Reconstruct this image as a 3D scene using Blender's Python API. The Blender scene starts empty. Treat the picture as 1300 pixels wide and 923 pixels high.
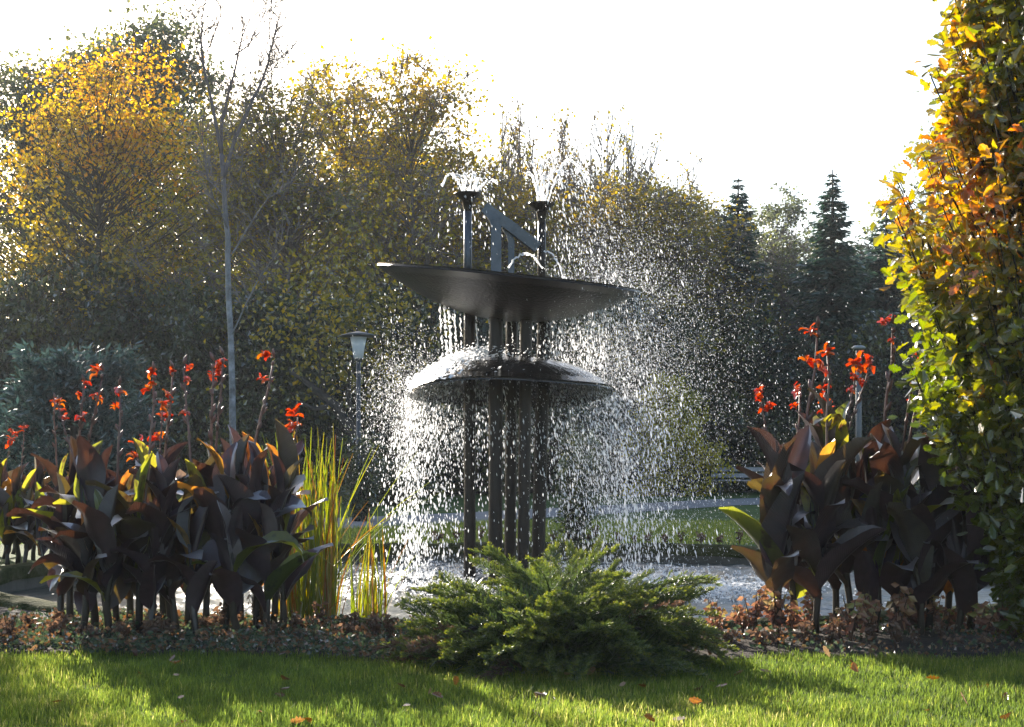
import bpy, math, random
import numpy as np
from mathutils import Matrix, Vector, Euler

R_ = math.radians
rng = np.random.default_rng(7)
random.seed(7)
scene = bpy.context.scene
col = scene.collection

# ------------------------------------------------------------------ camera, sky, sun, exposure
F = 1786.0; CX = 650.0; HY = 575.0; CH = 1.22          # focal length in photo pixels, horizon row, eye height
SUN_AZ, SUN_EL = 26.0, 21.0                            # sun behind the scene, 26 degrees left of the view axis
cam_d = bpy.data.cameras.new('camera')
cam = bpy.data.objects.new('camera', cam_d); col.objects.link(cam)
cam.location = (0, 0, CH); cam.rotation_euler = (R_(90), 0, 0)
cam_d.sensor_width = 36.0; cam_d.lens = F / 1300 * 36
cam_d.shift_y = (HY - 461.5) / 1300
cam_d.clip_start = 0.1; cam_d.clip_end = 3000
scene.camera = cam

world = bpy.data.worlds.new('World'); scene.world = world; world.use_nodes = True
wn = world.node_tree; wn.nodes.clear()
sky = wn.nodes.new('ShaderNodeTexSky'); sky.sky_type = 'NISHITA'; sky.sun_disc = False
sky.sun_elevation = R_(SUN_EL); sky.sun_rotation = R_(-SUN_AZ)
sky.air_density = 1.0; sky.dust_density = 1.6; sky.ozone_density = 1.0
bg = wn.nodes.new('ShaderNodeBackground'); bg.inputs[1].default_value = 0.12
wo = wn.nodes.new('ShaderNodeOutputWorld')
wn.links.new(sky.outputs[0], bg.inputs[0]); wn.links.new(bg.outputs[0], wo.inputs[0])

sun_d = bpy.data.lights.new('sun', 'SUN'); sun_d.energy = 5.0; sun_d.angle = R_(0.55)
sun_d.color = (1.0, 0.91, 0.78)
sun = bpy.data.objects.new('sun', sun_d); col.objects.link(sun)
sdir = Vector((-math.sin(R_(SUN_AZ)) * math.cos(R_(SUN_EL)), math.cos(R_(SUN_AZ)) * math.cos(R_(SUN_EL)), math.sin(R_(SUN_EL))))
sun.rotation_euler = sdir.to_track_quat('Z', 'Y').to_euler()
sun.location = (-10, 30, 20)

scene.view_settings.view_transform = 'Standard'; scene.view_settings.look = 'None'
scene.view_settings.exposure = 1.5; scene.view_settings.gamma = 1.0
scene.render.engine = 'CYCLES'
scene.cycles.max_bounces = 7; scene.cycles.diffuse_bounces = 3; scene.cycles.transmission_bounces = 5
scene.cycles.glossy_bounces = 3; scene.cycles.transparent_max_bounces = 6
scene.cycles.sample_clamp_indirect = 6.0; scene.cycles.caustics_reflective = False; scene.cycles.caustics_refractive = False
scene.cycles.use_denoising = True
try:
    scene.cycles.denoiser = 'OPENIMAGEDENOISE'; scene.cycles.denoising_prefilter = 'ACCURATE'
except Exception:
    pass

# ------------------------------------------------------------------ helpers
def at(px, py, d):
    return Vector(((px - CX) / F * d, d, CH + (HY - py) / F * d))
def gd(py, z=0.0):                                     # distance of a point of height z seen on row py
    return (CH - z) * F / (py - HY)
def gp(px, d, z=0.0):
    return Vector(((px - CX) / F * d, d, z))
def tag(o, label=None, cat=None, group=None, kind=None):
    if label: o['label'] = label
    if cat: o['category'] = cat
    if group: o['group'] = group
    if kind: o['kind'] = kind
    return o
def empty(name, loc=(0, 0, 0), rz=0.0, sc=(1, 1, 1)):
    o = bpy.data.objects.new(name, None); col.objects.link(o)
    o.empty_display_size = 0.1
    o.location = loc; o.rotation_euler = (0, 0, rz); o.scale = sc
    return o
def obj(name, me, parent=None, mats=None):
    o = bpy.data.objects.new(name, me); col.objects.link(o)
    if parent is not None: o.parent = parent
    if mats:
        for i, m in enumerate(mats):
            o.material_slots[i].link = 'OBJECT'; o.material_slots[i].material = m
    return o

class MB:
    def __init__(s): s.V = []; s.F = []; s.n = 0; s.A = []
    def add(s, V, Fs, rnd=0.5, mat=0):
        V = np.asarray(V, dtype=np.float32).reshape(-1, 3)
        if not isinstance(Fs, list): Fs = [Fs]
        for f in Fs:
            f = np.asarray(f, dtype=np.int32)
            if len(f): s.F.append((f + s.n, mat))
        s.V.append(V)
        r = np.asarray(rnd, dtype=np.float32)
        s.A.append(np.full(len(V), r, np.float32) if r.ndim == 0 else r.ravel())
        s.n += len(V)
    def mesh(s, name, mats, smooth=False):
        V = np.concatenate(s.V); A = np.concatenate(s.A)
        me = bpy.data.meshes.new(name)
        me.vertices.add(len(V)); me.vertices.foreach_set('co', V.ravel())
        loops = np.concatenate([f.ravel() for f, m in s.F])
        tot = np.concatenate([np.full(len(f), f.shape[1], np.int32) for f, m in s.F])
        mi = np.concatenate([np.full(len(f), m, np.int32) for f, m in s.F])
        start = np.zeros(len(tot), np.int32); start[1:] = np.cumsum(tot)[:-1]
        me.loops.add(len(loops)); me.loops.foreach_set('vertex_index', loops)
        me.polygons.add(len(tot)); me.polygons.foreach_set('loop_start', start)
        me.polygons.foreach_set('loop_total', tot)
        me.polygons.foreach_set('material_index', mi)
        me.polygons.foreach_set('use_smooth', np.full(len(tot), smooth, dtype=bool))
        at_ = me.attributes.new('rnd', 'FLOAT', 'POINT'); at_.data.foreach_set('value', A)
        for m in mats: me.materials.append(m)
        me.update(calc_edges=True)
        return me
    def build(s, name, mats, parent=None, smooth=False):
        return obj(name, s.mesh(name, mats if isinstance(mats, list) else [mats], smooth), parent)

def norm(a): return a / np.maximum(np.linalg.norm(a, axis=-1, keepdims=True), 1e-9)

def tube(mb, P, r, sides=6, mat=0, rnd=0.5, cap=True, twist=0.0):
    P = np.asarray(P, float); m = len(P)
    r = np.broadcast_to(np.asarray(r, float), (m,))
    T = norm(np.gradient(P, axis=0))
    ref = np.array([0, 0, 1.0]) if abs(T[:, 2]).mean() < 0.8 else np.array([1.0, 0, 0])
    U = norm(np.cross(T, ref)); W = np.cross(T, U)
    a = np.arange(sides) / sides * 2 * math.pi + twist
    V = P[:, None] + (U[:, None] * np.cos(a)[None, :, None] + W[:, None] * np.sin(a)[None, :, None]) * r[:, None, None]
    V = V.reshape(-1, 3)
    i = np.arange(m - 1)[:, None] * sides; j = np.arange(sides)[None]; k = (j + 1) % sides
    Q = np.stack([i + j, i + k, i + sides + k, i + sides + j], -1).reshape(-1, 4)
    Fs = [Q]
    if cap:
        Fs.append(np.arange(sides)[::-1][None]); Fs.append((np.arange(sides) + (m - 1) * sides)[None])
    mb.add(V, Fs, rnd, mat)

def sticks(mb, P0, P1, r0, r1, mat=0, rnd=0.5, sides=3):
    P0 = np.asarray(P0, float); P1 = np.asarray(P1, float); n = len(P0)
    if n == 0: return
    T = norm(P1 - P0)
    ref = np.where(np.abs(T[:, 2:3]) < 0.8, np.array([[0, 0, 1.0]]), np.array([[1.0, 0, 0]]))
    U = norm(np.cross(T, ref)); W = np.cross(T, U)
    a = np.arange(sides) / sides * 2 * math.pi
    ring = U[:, None] * np.cos(a)[None, :, None] + W[:, None] * np.sin(a)[None, :, None]
    r0 = np.broadcast_to(np.asarray(r0, float), (n,)); r1 = np.broadcast_to(np.asarray(r1, float), (n,))
    V = np.concatenate([P0[:, None] + ring * r0[:, None, None], P1[:, None] + ring * r1[:, None, None]], 1)
    base = np.arange(n)[:, None] * 2 * sides
    j = np.arange(sides); k = (j + 1) % sides
    Q = np.stack([j, k, sides + k, sides + j], -1).reshape(1, -1) + base
    mb.add(V, Q.reshape(-1, 4), np.repeat(np.broadcast_to(rnd, (n,)), 2 * sides), mat)

def leaves(mb, P, L, W, rnd, u=None, fold=0.22, mat=0, g=rng, nrm=None):
    P = np.asarray(P, float); n = len(P)
    if n == 0: return
    u = norm(g.normal(size=(n, 3))) if u is None else norm(u)
    v = norm(np.cross(u, g.normal(size=(n, 3)) if nrm is None else nrm)); w = np.cross(u, v)
    L = np.broadcast_to(L, (n,))[:, None]; W = np.broadcast_to(W, (n,))[:, None]
    V = np.stack([P, P + u * L * .45 + v * W * .5 + w * W * fold, P + u * L, P + u * L * .45 - v * W * .5 + w * W * fold], 1)
    b = np.arange(n)[:, None] * 4
    T = (np.array([[0, 1, 2, 0, 2, 3]]) + b).reshape(-1, 3)
    mb.add(V, T, np.repeat(np.broadcast_to(rnd, (n,)), 4), mat)

def grid_faces(nu, nv, wrap_v=False):
    i = np.arange(nu - 1)[:, None]; j = np.arange(nv if wrap_v else nv - 1)[None]
    k = (j + 1) % nv
    return np.stack([i * nv + j, i * nv + k, (i + 1) * nv + k, (i + 1) * nv + j], -1).reshape(-1, 4)

def lathe(mb, prof, sides=24, mat=0, rnd=0.5, center=(0, 0, 0)):
    prof = np.asarray(prof, float); a = np.arange(sides) / sides * 2 * math.pi
    V = np.stack([prof[:, None, 0] * np.cos(a), prof[:, None, 0] * np.sin(a), np.repeat(prof[:, 1:2], sides, 1)], -1).reshape(-1, 3) + np.array(center)
    mb.add(V, grid_faces(len(prof), sides, True), rnd, mat)

def boxm(mb, x0, x1, y0, y1, z0, z1, mat=0, rnd=0.5):
    V = [(x, y, z) for z in (z0, z1) for y in (y0, y1) for x in (x0, x1)]
    mb.add(V, np.array([[0, 2, 3, 1], [4, 5, 7, 6], [0, 1, 5, 4], [2, 6, 7, 3], [0, 4, 6, 2], [1, 3, 7, 5]]), rnd, mat)

def bez(p0, p1, p2, n):
    t = np.linspace(0, 1, n)[:, None]
    p0, p1, p2 = map(lambda p: np.asarray(p, float), (p0, p1, p2))
    return (1 - t) ** 2 * p0 + 2 * t * (1 - t) * p1 + t * t * p2

# ------------------------------------------------------------------ materials
def newmat(name):
    m = bpy.data.materials.new(name); m.use_nodes = True
    nt = m.node_tree; nt.nodes.clear()
    out = nt.nodes.new('ShaderNodeOutputMaterial')
    return m, nt, out
def ramp(nt, stops, fac=None):
    r = nt.nodes.new('ShaderNodeValToRGB')
    while len(r.color_ramp.elements) < len(stops): r.color_ramp.elements.new(0.5)
    for e, (p, c) in zip(r.color_ramp.elements, stops):
        e.position = p; e.color = (*c, 1)
    if fac is not None: nt.links.new(fac, r.inputs[0])
    return r
def birchmat():
    m = surf('bark_birch', (.07, .07, .07), (.18, .185, .20), 5, .75, .3, c3=(.30, .31, .34)); nt = m.node_tree; N = nt.nodes; Lk = nt.links
    b = next(n for n in N if n.type == 'BSDF_PRINCIPLED'); tc = next(n for n in N if n.type == 'TEX_COORD'); nz = next(n for n in N if n.type == 'TEX_NOISE')
    src = b.inputs['Base Color'].links[0].from_socket
    sx = N.new('ShaderNodeSeparateXYZ'); Lk.new(tc.outputs['Object'], sx.inputs[0])
    ad = N.new('ShaderNodeMath'); ad.operation = 'MULTIPLY_ADD'; ad.inputs[1].default_value = 3.0; Lk.new(nz.outputs[0], ad.inputs[0]); Lk.new(sx.outputs[2], ad.inputs[2])
    mr = N.new('ShaderNodeMapRange'); mr.inputs[1].default_value = 6.5; mr.inputs[2].default_value = 9.5; Lk.new(ad.outputs[0], mr.inputs[0])
    mx = N.new('ShaderNodeMix'); mx.data_type = 'RGBA'; Lk.new(mr.outputs[0], mx.inputs[0]); Lk.new(src, mx.inputs[6]); mx.inputs[7].default_value = (.12, .095, .10, 1)
    Lk.new(mx.outputs[2], b.inputs['Base Color']); return m
def leafmat(name, stops, trans=0.5, tsat=1.3, tval=1.8, gloss=0.06, rough=0.4, source='attr', tstops=None, veins=False):
    m, nt, out = newmat(name); N = nt.nodes; Lk = nt.links
    if source == 'attr':
        a = N.new('ShaderNodeAttribute'); a.attribute_name = 'rnd'; fac = a.outputs['Fac']
    else:
        a = N.new('ShaderNodeObjectInfo'); fac = a.outputs['Random']
    r = ramp(nt, stops, fac)
    tc = N.new('ShaderNodeTexCoord'); nz = N.new('ShaderNodeTexNoise'); nz.inputs['Scale'].default_value = 9.0; nz.inputs['Detail'].default_value = 3
    Lk.new(tc.outputs['Object'], nz.inputs['Vector'])
    hs0 = N.new('ShaderNodeHueSaturation')
    mr = N.new('ShaderNodeMapRange'); mr.inputs[1].default_value = 0.3; mr.inputs[2].default_value = 0.7; mr.inputs[3].default_value = 0.7; mr.inputs[4].default_value = 1.25
    Lk.new(nz.outputs[0], mr.inputs[0]); Lk.new(mr.outputs[0], hs0.inputs['Value']); Lk.new(r.outputs[0], hs0.inputs['Color'])
    di = N.new('ShaderNodeBsdfDiffuse'); Lk.new(hs0.outputs[0], di.inputs[0])
    tr = N.new('ShaderNodeBsdfTranslucent')
    if tstops:
        r2 = ramp(nt, tstops, fac); Lk.new(r2.outputs[0], tr.inputs[0])
    else:
        hs = N.new('ShaderNodeHueSaturation'); hs.inputs['Saturation'].default_value = tsat; hs.inputs['Value'].default_value = tval
        Lk.new(hs0.outputs[0], hs.inputs['Color']); Lk.new(hs.outputs[0], tr.inputs[0])
    mx = N.new('ShaderNodeMixShader'); mx.inputs[0].default_value = trans
    Lk.new(di.outputs[0], mx.inputs[1]); Lk.new(tr.outputs[0], mx.inputs[2])
    gl = N.new('ShaderNodeBsdfGlossy'); gl.inputs['Roughness'].default_value = rough
    fr = N.new('ShaderNodeLayerWeight'); fr.inputs[0].default_value = 0.25
    ml = N.new('ShaderNodeMath'); ml.operation = 'MULTIPLY_ADD'; ml.inputs[1].default_value = 0.5 * gloss / 0.06 * 0.5; ml.inputs[2].default_value = gloss * 0.5
    Lk.new(fr.outputs['Fresnel'], ml.inputs[0])
    mg = N.new('ShaderNodeMixShader'); Lk.new(ml.outputs[0], mg.inputs[0]); Lk.new(mx.outputs[0], mg.inputs[1]); Lk.new(gl.outputs[0], mg.inputs[2])
    if veins:
        sx = N.new('ShaderNodeSeparateXYZ'); Lk.new(tc.outputs['Object'], sx.inputs[0])
        def mth(op, a, b=None):
            n_ = N.new('ShaderNodeMath'); n_.operation = op
            for q, v in ((0, a), (1, b)):
                if v is None: continue
                if isinstance(v, (int, float)): n_.inputs[q].default_value = v
                else: Lk.new(v, n_.inputs[q])
            return n_.outputs[0]
        ay = mth('ABSOLUTE', sx.outputs[1]); ph = mth('SUBTRACT', sx.outputs[0], mth('MULTIPLY', ay, 1.1))
        sn = mth('SINE', mth('MULTIPLY', ph, 210.0)); rib = mth('MULTIPLY', mth('LESS_THAN', ay, .012), 3.0)
        hgt = mth('ADD', mth('ADD', sn, rib), mth('MULTIPLY', nz.outputs[0], 4.0))
        bp = N.new('ShaderNodeBump'); bp.inputs['Strength'].default_value = .22; bp.inputs['Distance'].default_value = .006
        Lk.new(hgt, bp.inputs['Height'])
        if tstops:                                     # brown blotches of late autumn
            n3 = N.new('ShaderNodeTexNoise'); n3.inputs['Scale'].default_value = 5.0; n3.inputs['Detail'].default_value = 5
            ad3 = N.new('ShaderNodeVectorMath'); ad3.operation = 'ADD'; oi = N.new('ShaderNodeObjectInfo'); sc3 = N.new('ShaderNodeVectorMath'); sc3.operation = 'SCALE'; sc3.inputs[3].default_value = 37.0
            cb3 = N.new('ShaderNodeCombineXYZ'); Lk.new(oi.outputs['Random'], cb3.inputs[0]); Lk.new(oi.outputs['Random'], cb3.inputs[1]); Lk.new(cb3.outputs[0], sc3.inputs[0])
            Lk.new(tc.outputs['Object'], ad3.inputs[0]); Lk.new(sc3.outputs[0], ad3.inputs[1]); Lk.new(ad3.outputs[0], n3.inputs['Vector'])
            m3 = N.new('ShaderNodeMapRange'); m3.inputs[1].default_value = .52; m3.inputs[2].default_value = .66; Lk.new(n3.outputs[0], m3.inputs[0])
            x3 = N.new('ShaderNodeMix'); x3.data_type = 'RGBA'; Lk.new(m3.outputs[0], x3.inputs[0]); Lk.new(r2.outputs[0], x3.inputs[6]); x3.inputs[7].default_value = (.10, .035, .012, 1); Lk.new(x3.outputs[2], tr.inputs[0])
        for q in (di, gl, tr): Lk.new(bp.outputs[0], q.inputs['Normal'])
    Lk.new(mg.outputs[0], out.inputs[0])
    return m
def surf(name, c1, c2, scale=6.0, rough=0.8, bump=0.3, metallic=0.0, detail=6, c3=None, bscale=None, spec=0.4, bdist=0.02, stretch=None):
    m, nt, out = newmat(name); N = nt.nodes; Lk = nt.links
    tc = N.new('ShaderNodeTexCoord'); nz = N.new('ShaderNodeTexNoise')
    nz.inputs['Scale'].default_value = scale; nz.inputs['Detail'].default_value = detail; nz.inputs['Roughness'].default_value = 0.65
    if stretch:
        mp = N.new('ShaderNodeMapping'); mp.inputs['Scale'].default_value = stretch; Lk.new(tc.outputs['Object'], mp.inputs[0]); Lk.new(mp.outputs[0], nz.inputs['Vector'])
    else: Lk.new(tc.outputs['Object'], nz.inputs['Vector'])
    stops = [(0.35, c1), (0.65, c2)] if c3 is None else [(0.32, c1), (0.5, c2), (0.68, c3)]
    r = ramp(nt, stops, nz.outputs[0])
    b = N.new('ShaderNodeBsdfPrincipled'); Lk.new(r.outputs[0], b.inputs['Base Color'])
    b.inputs['Roughness'].default_value = rough; b.inputs['Metallic'].default_value = metallic
    b.inputs['Specular IOR Level'].default_value = spec
    nb = N.new('ShaderNodeTexNoise'); nb.inputs['Scale'].default_value = bscale or scale * 4; nb.inputs['Detail'].default_value = 6
    Lk.new(tc.outputs['Object'], nb.inputs['Vector'])
    bp = N.new('ShaderNodeBump'); bp.inputs['Strength'].default_value = bump; bp.inputs['Distance'].default_value = bdist
    Lk.new(nb.outputs[0], bp.inputs['Height']); Lk.new(bp.outputs[0], b.inputs['Normal'])
    Lk.new(b.outputs[0], out.inputs[0])
    return m

M = {}
M['bark'] = surf('bark_brown', (.05, .04, .03), (.12, .10, .08), 12, .9, .6)
M['bark_dark'] = surf('bark_dark', (.025, .022, .02), (.06, .05, .042), 12, .9, .6)
M['bark_grey'] = surf('bark_grey', (.12, .11, .10), (.24, .22, .20), 10, .9, .5)
M['birch'] = birchmat()
M['bark_twig'] = surf('bark_twig', (.15, .12, .11), (.25, .205, .19), 12, .85, .3)
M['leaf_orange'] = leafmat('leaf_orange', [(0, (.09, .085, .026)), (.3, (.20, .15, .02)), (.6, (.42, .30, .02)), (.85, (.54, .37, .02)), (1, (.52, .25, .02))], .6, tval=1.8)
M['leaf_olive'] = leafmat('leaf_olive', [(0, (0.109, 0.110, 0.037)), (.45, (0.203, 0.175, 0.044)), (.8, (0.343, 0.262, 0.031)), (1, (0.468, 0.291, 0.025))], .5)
M['leaf_yellow'] = leafmat('leaf_yellow', [(0, (0.156, 0.169, 0.019)), (.5, (0.364, 0.325, 0.019)), (1, (0.494, 0.390, 0.026))], .55)
M['leaf_greygreen'] = leafmat('leaf_greygreen', [(0, (0.065, 0.078, 0.046)), (.6, (0.117, 0.130, 0.072)), (1, (0.182, 0.182, 0.065))], .4)
M['leaf_brown'] = leafmat('leaf_brown', [(0, (0.105, 0.086, 0.052)), (.6, (0.194, 0.157, 0.078)), (1, (0.284, 0.229, 0.065))], .4)
M['leaf_dark'] = leafmat('leaf_dark', [(0, (0.033, 0.046, 0.026)), (.7, (0.065, 0.078, 0.039)), (1, (0.130, 0.130, 0.033))], .35)
M['leaf_pale'] = leafmat('leaf_pale', [(0, (.12, .14, .07)), (1, (.22, .22, .09))], .5)
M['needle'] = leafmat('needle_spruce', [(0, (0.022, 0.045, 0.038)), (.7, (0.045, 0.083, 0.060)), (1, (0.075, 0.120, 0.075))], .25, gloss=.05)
M['needle_blue'] = leafmat('needle_blue', [(0, (0.021, 0.038, 0.034)), (.6, (0.042, 0.070, 0.065)), (1, (0.070, 0.105, 0.095))], .25, gloss=.05)
M['juniper'] = leafmat('juniper', [(0, (.03, .045, .025)), (.5, (.075, .10, .035)), (.8, (.15, .17, .045)), (1, (.22, .21, .055))], .45, tval=1.8, gloss=.05)
M['oak'] = leafmat('oak_leaf', [(0, (.05, .075, .012)), (.4, (.09, .105, .014)), (.7, (.17, .14, .016)), (.88, (.26, .12, .015)), (1, (.28, .08, .015))], .5, tval=3.1, gloss=.12, rough=.3)
M['canna_bronze'] = leafmat('canna_bronze', [(0, (.045, .032, .042)), (.5, (.058, .036, .042)), (1, (.055, .048, .040))], .3, gloss=.10, rough=.38, source='obj', tstops=[(0, (.035, .014, .010)), (.6, (.07, .026, .012)), (.8, (.11, .075, .016)), (1, (.24, .16, .025))], veins=True)  # bright end of the transmission ramp gives some leaves a backlit glow as colour
M['canna_glow_green'] = leafmat('canna_glow_green', [(0, (.03, .045, .02)), (1, (.06, .075, .02))], .5, gloss=.08, rough=.4, source='obj', tstops=[(0, (.30, .36, .02)), (1, (.55, .48, .03))], veins=True)  # bronze leaf with the sun behind it, yellow-green glow put into the colour
M['canna_glow_amber'] = leafmat('canna_glow_amber', [(0, (.10, .05, .02)), (1, (.14, .08, .02))], .55, gloss=.08, rough=.4, source='obj', tstops=[(0, (.60, .20, .02)), (1, (.70, .34, .03))], veins=True)  # same leaf again, its backlit amber glow put into the colour
M['canna_stalk'] = leafmat('canna_stalk', [(0, (.025, .02, .018)), (1, (.05, .04, .028))], .1, gloss=.08, source='obj')
M['flower_stem'] = leafmat('canna_flower_stem', [(0, (.14, .09, .08)), (1, (.20, .12, .10))], .3, gloss=.08, source='obj')
M['petal'] = leafmat('canna_petal', [(0, (.42, .035, .02)), (.6, (.48, .07, .025)), (1, (.58, .18, .04))], .5, tval=1.35, gloss=.05)
M['reed'] = leafmat('reed_blade', [(0, (.13, .17, .03)), (.55, (.22, .24, .035)), (.75, (.30, .24, .05)), (.88, (.30, .13, .04)), (1, (.16, .09, .05))], .5, tval=1.7, gloss=.08, source='obj')
M['grass'] = leafmat('grass_blade', [(0, (.045, .07, .014)), (.55, (.085, .115, .018)), (.8, (.14, .16, .026)), (1, (.25, .23, .08))], .58, tsat=1.05, tval=3.2, gloss=.02, rough=.5)
M['cover'] = leafmat('ground_cover', [(0, (.035, .05, .03)), (.45, (.06, .085, .048)), (.6, (.10, .11, .055)), (.7, (.10, .06, .04)), (.9, (.16, .09, .05)), (1, (.26, .17, .10))], .4, gloss=.05)
M['coleus'] = leafmat('coleus', [(0, (.06, .035, .03)), (.3, (.14, .06, .045)), (.55, (.26, .12, .075)), (.8, (.34, .18, .10)), (1, (.26, .25, .08))], .4, tsat=1.1, tval=1.3, gloss=.05)
M['withered'] = leafmat('withered', [(0, (.045, .03, .022)), (.7, (.11, .07, .05)), (1, (.20, .13, .09))], .35, gloss=.04)
M['fallen'] = leafmat('fallen_leaf', [(0, (.09, .05, .025)), (.5, (.20, .10, .04)), (.8, (.28, .14, .06)), (1, (.32, .22, .13))], .35, gloss=.03, source='obj')
M['metal'] = surf('fountain_metal', (.005, .0042, .004), (.020, .014, .011), 4, .33, .4, metallic=0, bscale=30, spec=.22, c3=(.028, .023, .019), stretch=(1, 1, .18))
M['metal_wet'] = surf('fountain_metal_wet', (.005, .0042, .004), (.016, .012, .010), 4, .16, .55, metallic=0, bscale=14, spec=.5, c3=(.04, .033, .028))
M['metal_blue'] = surf('fountain_steel', (.05, .06, .075), (.09, .10, .12), 5, .35, .2, metallic=.5, bscale=30)
M['concrete'] = surf('mossy_concrete', (.025, .032, .012), (.055, .06, .024), 5, .95, 1.0, c3=(.11, .10, .06), bscale=30, spec=.05, bdist=.05)
M['basin'] = surf('basin_inner', (.05, .05, .04), (.11, .10, .08), 2.5, .8, .5)
M['soil'] = surf('soil', (.022, .016, .012), (.06, .045, .034), 9, .95, 1.0, bscale=40, bdist=.04)
M['path'] = surf('path_gravel', (.14, .14, .145), (.20, .20, .205), 3, .9, .3)
M['lamp_metal'] = surf('lamp_metal', (.05, .055, .06), (.08, .085, .09), 5, .45, .1, metallic=.3)
M['post_grey'] = surf('post_grey', (.08, .085, .09), (.12, .125, .13), 5, .5, .1)
M['bench_wood'] = surf('bench_wood', (.22, .22, .23), (.32, .32, .33), 8, .7, .2)
def groundmat():
    m, nt, out = newmat('lawn_ground'); N = nt.nodes; Lk = nt.links
    tc = N.new('ShaderNodeTexCoord')
    n1 = N.new('ShaderNodeTexNoise'); n1.inputs['Scale'].default_value = .7; n1.inputs['Detail'].default_value = 8
    n2 = N.new('ShaderNodeTexNoise'); n2.inputs['Scale'].default_value = 40; n2.inputs['Detail'].default_value = 6
    Lk.new(tc.outputs['Object'], n1.inputs[0]); Lk.new(tc.outputs['Object'], n2.inputs[0])
    r1 = ramp(nt, [(.3, (.035, .07, .014)), (.55, (.055, .10, .02)), (.75, (.09, .11, .03))], n1.outputs[0])
    r2 = ramp(nt, [(.3, (.5, .5, .5)), (.7, (1.2, 1.2, 1.2))], n2.outputs[0])
    mx = N.new('ShaderNodeMix'); mx.data_type = 'RGBA'; mx.blend_type = 'MULTIPLY'; mx.inputs[0].default_value = .8
    Lk.new(r1.outputs[0], mx.inputs[6]); Lk.new(r2.outputs[0], mx.inputs[7])
    b = N.new('ShaderNodeBsdfPrincipled'); b.inputs['Roughness'].default_value = .9; b.inputs['Specular IOR Level'].default_value = .2
    Lk.new(mx.outputs[2], b.inputs['Base Color'])
    bp = N.new('ShaderNodeBump'); bp.inputs['Strength'].default_value = .8; bp.inputs['Distance'].default_value = .04
    Lk.new(n2.outputs[0], bp.inputs['Height']); Lk.new(bp.outputs[0], b.inputs['Normal']); Lk.new(b.outputs[0], out.inputs[0])
    return m
M['lawn'] = groundmat()
def watermat():
    m, nt, out = newmat('pool_water'); N = nt.nodes; Lk = nt.links
    tc = N.new('ShaderNodeTexCoord')
    b = N.new('ShaderNodeBsdfPrincipled'); b.inputs['Base Color'].default_value = (.035, .045, .04, 1)
    b.inputs['Roughness'].default_value = .32; b.inputs['IOR'].default_value = 1.33; b.inputs['Specular IOR Level'].default_value = .7
    n = N.new('ShaderNodeTexNoise'); n.inputs['Scale'].default_value = 5; n.inputs['Detail'].default_value = 3
    Lk.new(tc.outputs['Object'], n.inputs[0])
    bp = N.new('ShaderNodeBump'); bp.inputs['Strength'].default_value = .8; bp.inputs['Distance'].default_value = .06
    Lk.new(n.outputs[0], bp.inputs['Height']); Lk.new(bp.outputs[0], b.inputs['Normal']); Lk.new(b.outputs[0], out.inputs[0])
    return m
M['water'] = watermat()
def dropmat():
    m, nt, out = newmat('water_drops'); N = nt.nodes; Lk = nt.links
    tr = N.new('ShaderNodeBsdfTranslucent'); tr.inputs[0].default_value = (.95, .96, .98, 1)
    di = N.new('ShaderNodeBsdfDiffuse'); di.inputs[0].default_value = (.8, .82, .85, 1)
    gl = N.new('ShaderNodeBsdfGlossy'); gl.inputs['Roughness'].default_value = .25
    m1 = N.new('ShaderNodeMixShader'); m1.inputs[0].default_value = .25
    Lk.new(tr.outputs[0], m1.inputs[1]); Lk.new(di.outputs[0], m1.inputs[2])
    m2 = N.new('ShaderNodeMixShader'); m2.inputs[0].default_value = .1
    Lk.new(m1.outputs[0], m2.inputs[1]); Lk.new(gl.outputs[0], m2.inputs[2]); Lk.new(m2.outputs[0], out.inputs[0])
    return m
M['drops'] = dropmat()
def glaremat():
    m, nt, out = newmat('water_glare'); N = nt.nodes; Lk = nt.links
    di = N.new('ShaderNodeBsdfDiffuse'); di.inputs[0].default_value = (.9, .92, .95, 1)
    gl = N.new('ShaderNodeBsdfGlossy'); gl.inputs['Roughness'].default_value = .3
    m2 = N.new('ShaderNodeMixShader'); m2.inputs[0].default_value = .35
    Lk.new(di.outputs[0], m2.inputs[1]); Lk.new(gl.outputs[0], m2.inputs[2]); Lk.new(m2.outputs[0], out.inputs[0])
    return m
M['foam'] = glaremat()  # white carries the glare of sun on the wet dome and bowl lip
def glassmat():
    m, nt, out = newmat('frosted_lamp_glass'); b = nt.nodes.new('ShaderNodeBsdfPrincipled')
    b.inputs['Base Color'].default_value = (.75, .8, .85, 1); b.inputs['Roughness'].default_value = .35
    tr = nt.nodes.new('ShaderNodeBsdfTranslucent'); tr.inputs[0].default_value = (.8, .84, .88, 1)
    mx = nt.nodes.new('ShaderNodeMixShader'); mx.inputs[0].default_value = .5
    nt.links.new(b.outputs[0], mx.inputs[1]); nt.links.new(tr.outputs[0], mx.inputs[2]); nt.links.new(mx.outputs[0], out.inputs[0])
    return m
M['frosted'] = glassmat()

# ------------------------------------------------------------------ ground, bed, path, basin, water
BC = np.array([0.15, 14.0]); BA, BB = 5.2, 4.15; RIM = 0.28; WZ = -0.18
def ground():
    mb = MB(); n = 160
    a = np.arange(n) / n * 2 * math.pi
    offs = [0.12, .3, .6, 1, 1.5, 2.2, 3, 4.5, 6.5, 9, 13, 20, 30, 45, 70, 120, 200, 300]
    rows = []
    for o in offs:
        rows.append(np.stack([BC[0] + (BA + o) * np.cos(a), BC[1] + (BB + o) * np.sin(a), np.zeros(n)], -1))
    V = np.array(rows).reshape(-1, 3)
    mb.add(V, grid_faces(len(offs), n, True))
    o = mb.build('lawn', M['lawn'], smooth=True); tag(o, 'green park lawn around the round basin', 'lawn', kind='structure')
ground()

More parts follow.
